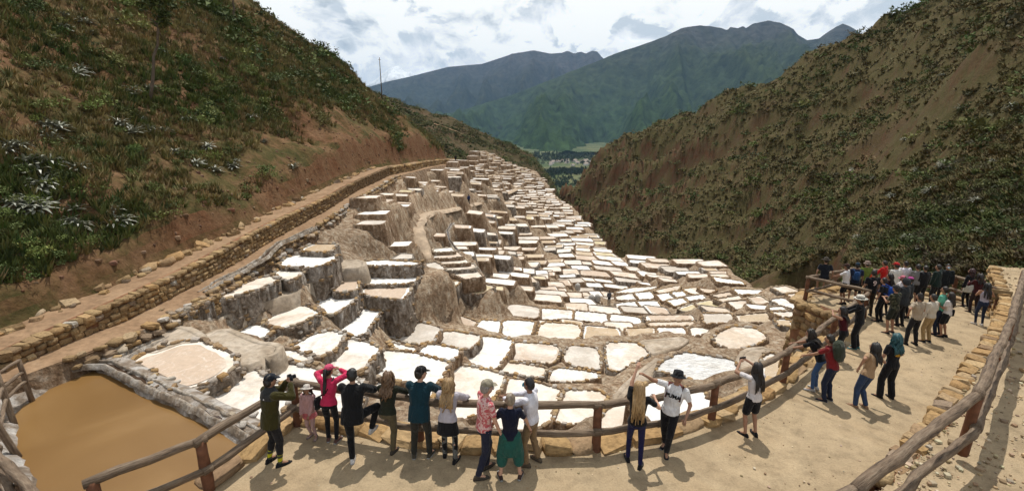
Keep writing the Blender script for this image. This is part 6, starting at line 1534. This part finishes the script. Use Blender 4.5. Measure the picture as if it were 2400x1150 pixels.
d = person(838, 1074, 'person all in black with one knee up on the railing and white trainers', 0, 1.80, lean=16, feet=((-.06, -.05, 0), (.24, .25, .42)), kpole=(None, (.75, 1, .3)), hands=((-.1, .52, 1.16), (.22, .50, 1.14)), poles=((-.8, .2, -.6), (.9, .2, -.3)), top=('jacket', (.010, .010, .011)), bot=('trousers', (.008, .008, .009)), shoe=(.6, .58, .56), hair=('short', (.012, .010, .009)), look=(8, 0))
d = person(917, 1056, 'person with long wavy brown hair, dark green top and khaki trousers at the railing', -6, 1.62, fem=True, lean=15, feet=((-.02, .28, .22), (.06, -.02, 0)), kpole=((-.1, 1, -.4), None), hands=((-.12, .46, 1.06), (.34, .44, 1.04)), poles=((-.8, .1, -.7), (.9, .1, -.6)), top=('shirt', (.020, .022, .014)), bot=('trousers', (.095, .075, .042)), hair=('wavy', (.115, .062, .028), 1.0), shoe=(.05, .04, .03), skin=0)
d = person(990, 1066, 'person in dark teal pullover and black cap leaning on the railing', -4, 1.78, lean=16, feet=((-.14, -.02, 0), (.15, .02, 0)), hands=((-.14, .5, 1.08), (.26, .48, 1.08)), poles=((-1, .1, -.5), (1, .1, -.5)), top=('jacket', (.008, .030, .042)), bot=('trousers', (.03, .028, .022)), hat=('cap', (.014, .013, .013)), shoe=(.06, .05, .035), look=(-50, 0), skin=0)
d = person(1054, 1074, 'person with long blonde wavy hair, pale lilac jacket and short black skirt', -8, 1.62, fem=True, lean=13, feet=((-.11, .10, 0), (.13, -.04, 0)), hands=((-.16, .46, 1.04), (.26, .46, 1.04)), poles=((-1, .1, -.5), (1, .1, -.5)), top=('off', (.44, .41, .45)), bot=('skirt', BLK, None, .30), hair=('wavy', (.30, .19, .085), 1.15), shoe=BLK, skin=0, socks=(BLK,))
remesh('leggings', [capsule(d['P'] + d['r'] * sg * .08 - d['s'] * .03, d['kn'][i], .085, .058) for i, sg in ((0, -1), (1, 1))] + [capsule(d['kn'][i], d['an'][i], .062, .05) for i in (0, 1)], .018, cloth(DK, 'patch'), d['t'])
d = person(1138, 1108, 'person in pink floral shirt, beige cap and white face mask turned to the others', -62, 1.84, lean=4, feet=((-.10, .10, 0), (.08, -.14, 0)), hands=((-.20, .16, .90), (.26, .20, .86)), top=('tee', (.5, .2, .2), 'floral'), bot=('trousers', (.018, .020, .038)), hat=('cap', (.27, .24, .175)), mask=(.62, .56, .52), shoe=(.055, .045, .035), hair=('short', (.25, .22, .2)), skin=0)
d = person(1196, 1117, 'person with short curly grey-blonde hair, navy tee and teal harem trousers', 0, 1.62, fem=True, lean=5, feet=((-.17, 0, 0), (.17, .02, 0)), hands=((-.34, .22, .84), (.36, .20, .82)), poles=((-1, -.4, 0), (1, -.4, 0)), top=('tee', (.010, .012, .026)), bot=('harem', (.018, .085, .068)), hair=('curly', (.24, .19, .135)), shoe=(.05, .03, .025), skin=0)
d = person(1243, 1084, 'person in white shirt and khaki trousers with blue face mask gesturing with a thumb up', 62, 1.72, lean=4, feet=((-.12, .06, 0), (.12, -.06, 0)), hands=((-.10, .50, 1.26), (.12, .46, 1.22)), poles=((-.7, -.3, -.8), (.9, -.3, -.6)), top=('shirt', (.66, .65, .70)), bot=('trousers', (.21, .14, .075)), mask=(.12, .42, .58), hair=('short', (.010, .008, .008)), shoe=(.10, .075, .05), skin=2)
d = person(1486, 1082, 'person with very long straight blonde hair and navy leggings raising an arm', -14, 1.66, fem=True, lean=3, feet=((-.12, .06, 0), (.10, -.10, 0)), hands=((-.04, .30, 1.92), (.30, .28, 1.22)), poles=((-.8, .3, .2), (.9, -.2, -.7)), top=('tee', BLK), bot=('leggings', (.012, .012, .05)), hair=('long', (.36, .23, .105), 1.35), shoe=BLK, skin=0)
d = person(1562, 1056, 'person in white tee with dark lettering and black bucket hat, legs crossed', 150, 1.74, lean=-6, side=-6, feet=((-.02, .18, 0), (.06, -.10, 0)), hands=((-.30, .12, .90), (.46, .30, 1.66)), poles=((-.6, -.6, -.4), (.9, -.1, -.6)), top=('tee', (.70, .69, .69)), bot=('trousers', BLK), hat=('bucket', BLK), shoe=BLK, hair=('short', (.02, .012, .01)), look=(25, -14), skin=1)
ax_ = d['P'] + d['s'] * .36 * d['k'] + d['f'] * (.112 * d['k'] + .022)
rot = Matrix(np.stack([-d['r'] * -1, d['s'], d['f'] * 1], 1).tolist()).to_euler() if False else Matrix(np.stack([-d['r'], d['s'], d['f']], 1).tolist()).to_euler()
text_mesh('PUMA', .10, cloth(BLK), d['t'], tuple(ax_), rot, 'lettering', .006, .004)
backpack(d, 'dark red daypack on the back of the person in the lettered white tee', (.16, .03, .025), .8)
d = person(1754, 1017, 'person with long black hair, white top and black shorts holding up a phone', 14, 1.64, fem=True, lean=3, feet=((-.12, .0, 0), (.11, -.02, 0)), hands=((-.14, .34, 1.50), (.06, .36, 1.50)), poles=((-1, -.1, -.5), (1, -.1, -.5)), top=('tee', (.60, .56, .56)), bot=('shorts', BLK), hair=('long', (.014, .010, .009), 1.05), shoe=BLK, skin=1)
camera_dev(d, 'dark phone held up by the person in white top and black shorts', True)
# --- along the railing further on and on the open sand
d = person(1902, 912, 'person in blue jeans and black top bending over the railing', 48, 1.66, fem=True, lean=30, hands=((-.2, .62, 1.0), (.2, .62, 1.0)), top=('tee', BLK), bot=('leggings', (.055, .11, .24)), hair=('long', (.02, .014, .01), .8), shoe=(.5, .48, .46))
d = person(1932, 937, 'person in dark red tee with a large olive hood pack on the back', 36, 1.70, lean=14, hands=((-.2, .5, 1.05), (.2, .5, 1.05)), top=('tee', (.18, .018, .02)), bot=('trousers', NAVY), shoe=(.02, .02, .03), hair=('short', (.02, .015, .01)))
mb = MB(); c0 = d['P'] + d['s'] * .47 * d['k'] - d['f'] * .17; mb.add(*loft([(c0 - d['s'] * .28, d['r'] * .10, d['f'] * .05), (c0 - d['s'] * .18, d['r'] * .20, d['f'] * .10), (c0 + d['s'] * .05, d['r'] * .205, d['f'] * .11), (c0 + d['s'] * .18, d['r'] * .14, d['f'] * .10), (c0 + d['s'] * .22, d['r'] * .04, d['f'] * .03)], 14)); carried(d, 'backpack', 'large round olive pack worn over a dark red tee', 'backpack', np.concatenate(mb.V), mb.F, cloth((.035, .042, .028)))
d = person(1962, 842, 'person in dark maroon top with elbows up by the bastion wall', 42, 1.64, fem=True, lean=12, hands=((-.12, .3, 1.46), (.16, .3, 1.40)), poles=((-1, .1, .1), (1, .1, -.2)), top=('tank', (.055, .008, .012)), bot=('leggings', BLK), hair=('long', (.014, .01, .009), .8), shoe=BLK)
d = person(2000, 816, 'person in black with a white straw hat and teal shoes', 48, 1.74, lean=6, hands=((-.2, .5, 1.08), (.16, .48, 1.1)), top=('shirt', BLK), bot=('loose', BLK), hat=('panama', (.62, .58, .50)), shoe=(.03, .14, .15))
d = person(2014, 953, 'person with long black hair, tan tee and blue jeans leaning sideways', 14, 1.66, fem=True, lean=8, side=17, feet=((-.14, .04, 0), (.08, -.04, 0)), hands=((-.28, -.02, 1.10), (.42, .24, 1.14)), poles=((-1, -.5, 0), None), top=('tee', (.34, .22, .125)), bot=('trousers', (.035, .055, .11)), hair=('long', (.014, .011, .01), .85), shoe=(.28, .17, .1))
d = person(2072, 930, 'person with teal-dyed hair and long black tee with a yellow print', 8, 1.70, fem=True, lean=4, feet=((-.16, .02, 0), (.10, -.05, 0)), hands=((-.14, .24, 1.05), (.2, .26, 1.05)), top=('tee', BLK), bot=('loose', BLK), hair=('wavy', (.015, .075, .085), .9), shoe=BLK)
c0 = d['P'] + d['s'] * .30 * d['k'] - d['f'] * (.112 * d['k'] + .022); mb = MB(); mb.add(*ball(c0, (.10, .006, .035), [d['r'], d['f'], d['s']], 14, 5)); o = mb.build('print', cloth((.42, .22, .02)), d['t'])
d = person(2133, 806, 'person in tan tee and black trousers with a hand on the hip', 8, 1.74, lean=3, feet=((-.20, .02, 0), (.12, -.03, 0)), hands=((-.30, .02, 1.08), (.22, .2, .95)), poles=((-1, -.6, 0), None), top=('tee', (.37, .30, .22)), bot=('trousers', DK), shoe=BLK)
d = person(2166, 800, 'person in cream shirt and sand trousers beside the tan tee', 16, 1.66, lean=3, hands=(None, (.18, .26, 1.1)), top=('shirt', (.55, .49, .40)), bot=('trousers', (.36, .25, .12)), shoe=BLK)
d = person(2192, 783, 'person in mint green tee and dark trousers', 24, 1.74, lean=3, top=('tee', (.13, .42, .30)), bot=('trousers', NAVY), shoe=(.03, .03, .04))
d = person(2206, 788, 'person in white tee and black shorts with a black hip bag', 30, 1.60, fem=True, lean=2, hands=((-.05, .26, 1.1), None), top=('tee', (.62, .58, .55)), bot=('shorts', BLK), hair=('long', (.02, .013, .01), .8), shoe=BLK)
shoulder_bag(d, 'black hip bag on the person in white tee and black shorts', BLK, 1, .02)
d = person(2082, 780, 'person in camouflage tee and dark patterned shorts with a grey cap', 18, 1.72, lean=5, feet=((-.13, .0, 0), (.12, .0, 0)), hands=((-.1, .3, 1.2), (.14, .3, 1.2)), top=('tee', (.03, .03, .02), 'camo'), bot=('shorts', (.022, .025, .02)), shoe=BLK, hat=('cap', (.03, .03, .032)))
F_ = dict(detail=False)
d = person(2104, 762, 'person in charcoal hooded top behind the camouflage tee', 20, 1.76, lean=4, top=('jacket', (.03, .033, .037)), bot=('trousers', DK), hat=('hood', (.03, .033, .037)), **F_)
d = person(2056, 752, 'person wearing a bright blue backpack by the bastion railing', 32, 1.68, lean=5, top=('tee', BLK), bot=('trousers', BLK), hair=('short', (.015, .01, .01)), **F_); backpack(d, 'bright blue backpack near the bastion railing', (.012, .06, .30), .95)
d = person(2030, 738, 'person in black sports jersey numbered nine', -8, 1.82, lean=3, top=('tee', BLK), bot=('trousers', (.05, .04, .03)), **F_)
c0 = d['P'] + d['s'] * .34 * d['k'] - d['f'] * (.112 * d['k'] + .02); text_mesh('9', .26, cloth((.66, .5, .45)), d['t'], tuple(c0), Matrix(np.stack([d['r'], d['s'], -d['f']], 1).tolist()).to_euler(), 'lettering', .006, .006)
d = person(1922, 702, 'person in black tee and hat sitting on the bastion railing', -20, 1.74, lean=12, ph=1.02, feet=((-.1, .32, .36), (.12, .36, .42)), hands=((-.28, .05, 1.0), (.3, .1, 1.0)), top=('tee', (.012, .014, .02)), bot=('shorts', BLK), hat=('brim', (.05, .04, .03)), **F_)
d = person(1972, 712, 'person in white tee, black shorts and dark cap on the bastion', 38, 1.72, lean=4, hands=((-.2, .45, 1.1), (.1, .45, 1.1)), top=('tee', WHT), bot=('shorts', BLK), hat=('cap', (.05, .025, .02)), skin=2, **F_)
d = person(1994, 708, 'person in navy with a blue daypack on the bastion', -30, 1.72, lean=4, top=('tee', NAVY), bot=('shorts', DK), hat=('cap', (.012, .03, .05)), skin=2, **F_); backpack(d, 'blue daypack worn on the bastion', (.02, .06, .16), .8)
d = person(2018, 700, 'person in neon lime and dark top with a sun hat', -10, 1.68, lean=4, top=('tee', (.12, .16, .03)), bot=('trousers', DK), hat=('bucket', (.22, .16, .13)), **F_)
o_ = to_world(d, v3(.2, -.1, .95)); V, F = loft([((0, 0, -.22), v3(.11, 0, 0), v3(0, .05, 0)), ((0, 0, -.1), v3(.13, 0, 0), v3(0, .07, 0)), ((0, 0, .15), v3(.09, 0, 0), v3(0, .04, 0)), ((0, 0, .25), v3(.03, 0, 0), v3(0, .02, 0))], 10); tag(mk('tote_bag', V, F, cloth((.65, .07, .02)), loc=tuple(o_)), 'bright orange bag hanging beside the numbered jersey', 'bag')
d = person(2060, 700, 'person in bright red shirt at the far railing', 30, 1.72, lean=6, hands=((-.2, .4, 1.1), None), top=('shirt', (.45, .02, .018)), bot=('trousers', DK), **F_)
d = person(2068, 738, 'person in dark maroon dress-length top near the blue backpack', 20, 1.68, fem=True, lean=3, top=('tee', (.03, .012, .015)), bot=('leggings', BLK), hair=('long', (.014, .01, .009), .9), **F_)
d = person(2084, 712, 'person in white shirt and cream trousers with a red cap', 10, 1.80, lean=3, top=('shirt', (.60, .58, .54)), bot=('trousers', (.50, .44, .34)), hat=('cap', (.40, .02, .02)), **F_)
d = person(2106, 704, 'person in plain white tee with black hair at the far railing', -6, 1.76, lean=3, top=('tee', (.64, .60, .64)), bot=('trousers', DK), **F_)
d = person(2102, 738, 'person in white tee with a pink cap', 70, 1.60, fem=True, lean=6, hands=((-.1, .4, 1.0), (.1, .4, 1.0)), top=('tee', (.62, .58, .58)), bot=('trousers', (.06, .06, .065)), hat=('cap', (.50, .15, .2)), **F_)
d = person(2118, 744, 'person in dark grey with a magenta cap', 30, 1.62, fem=True, lean=4, top=('shirt', (.025, .028, .032)), bot=('trousers', DK), hat=('cap', (.35, .06, .22)), **F_)
d = person(2134, 712, 'person in grey tee and dark shorts with a crossbody strap', -4, 1.74, lean=3, top=('tee', (.16, .155, .155)), bot=('shorts', DK), **F_)
d = person(2152, 714, 'person all in black standing at the far railing', 4, 1.72, lean=3, top=('shirt', BLK), bot=('trousers', BLK), **F_)
d = person(2182, 712, 'person in dark green jacket at the far railing', 24, 1.74, lean=4, feet=((-.2, 0, 0), (.14, 0, 0)), top=('jacket', (.014, .026, .022)), bot=('trousers', DK), **F_)
d = person(2202, 706, 'person in dark clothes with a pale blue face mask', 150, 1.70, lean=2, top=('jacket', (.015, .018, .02)), bot=('trousers', DK), mask=(.35, .45, .55), **F_)
d = person(2258, 718, 'person in black with a white jacket tied round the waist', 14, 1.66, fem=True, lean=4, top=('shirt', BLK), bot=('leggings', BLK), hair=('bob', (.04, .012, .012)), **F_)
remesh('tied_jacket', [loft([(d['P'] - d['s'] * .22, d['r'] * .21, d['f'] * .17), (d['P'] - d['s'] * .05, d['r'] * .20, d['f'] * .155), (d['P'] + d['s'] * .12, d['r'] * .165, d['f'] * .125)], 14)], .03, cloth((.55, .53, .46)), d['t'])
d = person(2277, 732, 'person in dark maroon top and trousers by the notice board', -10, 1.64, fem=True, lean=4, hands=((-.1, .35, 1.2), None), top=('shirt', (.05, .012, .014)), bot=('trousers', (.03, .018, .018)), hair=('long', (.016, .01, .009), .7), **F_)
d = person(2291, 760, 'person with long black hair, pale top and dark jeans by the notice board', -18, 1.62, fem=True, lean=3, hands=((-.05, .32, 1.2), (.25, .32, 1.1)), top=('tank', (.38, .35, .42)), bot=('leggings', (.022, .03, .06)), hair=('long', (.012, .01, .009), 1.1), shoe=(.5, .46, .42), **F_)
# --- small figures out on the terraces
p = at_z(1427, 713, -20.4); d = person(0, 0, 'worker in grey top and black trousers standing among the white pans', 10, 1.75, lean=6, base=p, top=('shirt', (.10, .105, .12)), bot=('trousers', BLK), **F_)
for (x, y, hd_, c, l) in ((1088, 482, 20, (.02, .02, .022), 'dark-clothed figure walking on the pale terrace path'), (1099, 480, 40, (.015, .03, .10), 'figure in blue top walking on the pale terrace path')):
    p = march(x, y, lambda a, b2: T(a, b2) + .45, 30, 220); person(0, 0, l, hd_, 1.75, base=p, top=('shirt', c), bot=('trousers', DK), **F_)
p = march(1068, 381, lambda a, b2: T(a, b2) + .45, 60, 220)
if p is not None: person(0, 0, 'tiny dark figure standing where the path meets the hill', 0, 1.75, base=p, top=('shirt', DK), bot=('trousers', DK), **F_)
finish_jobs()
print('people', NP[0])
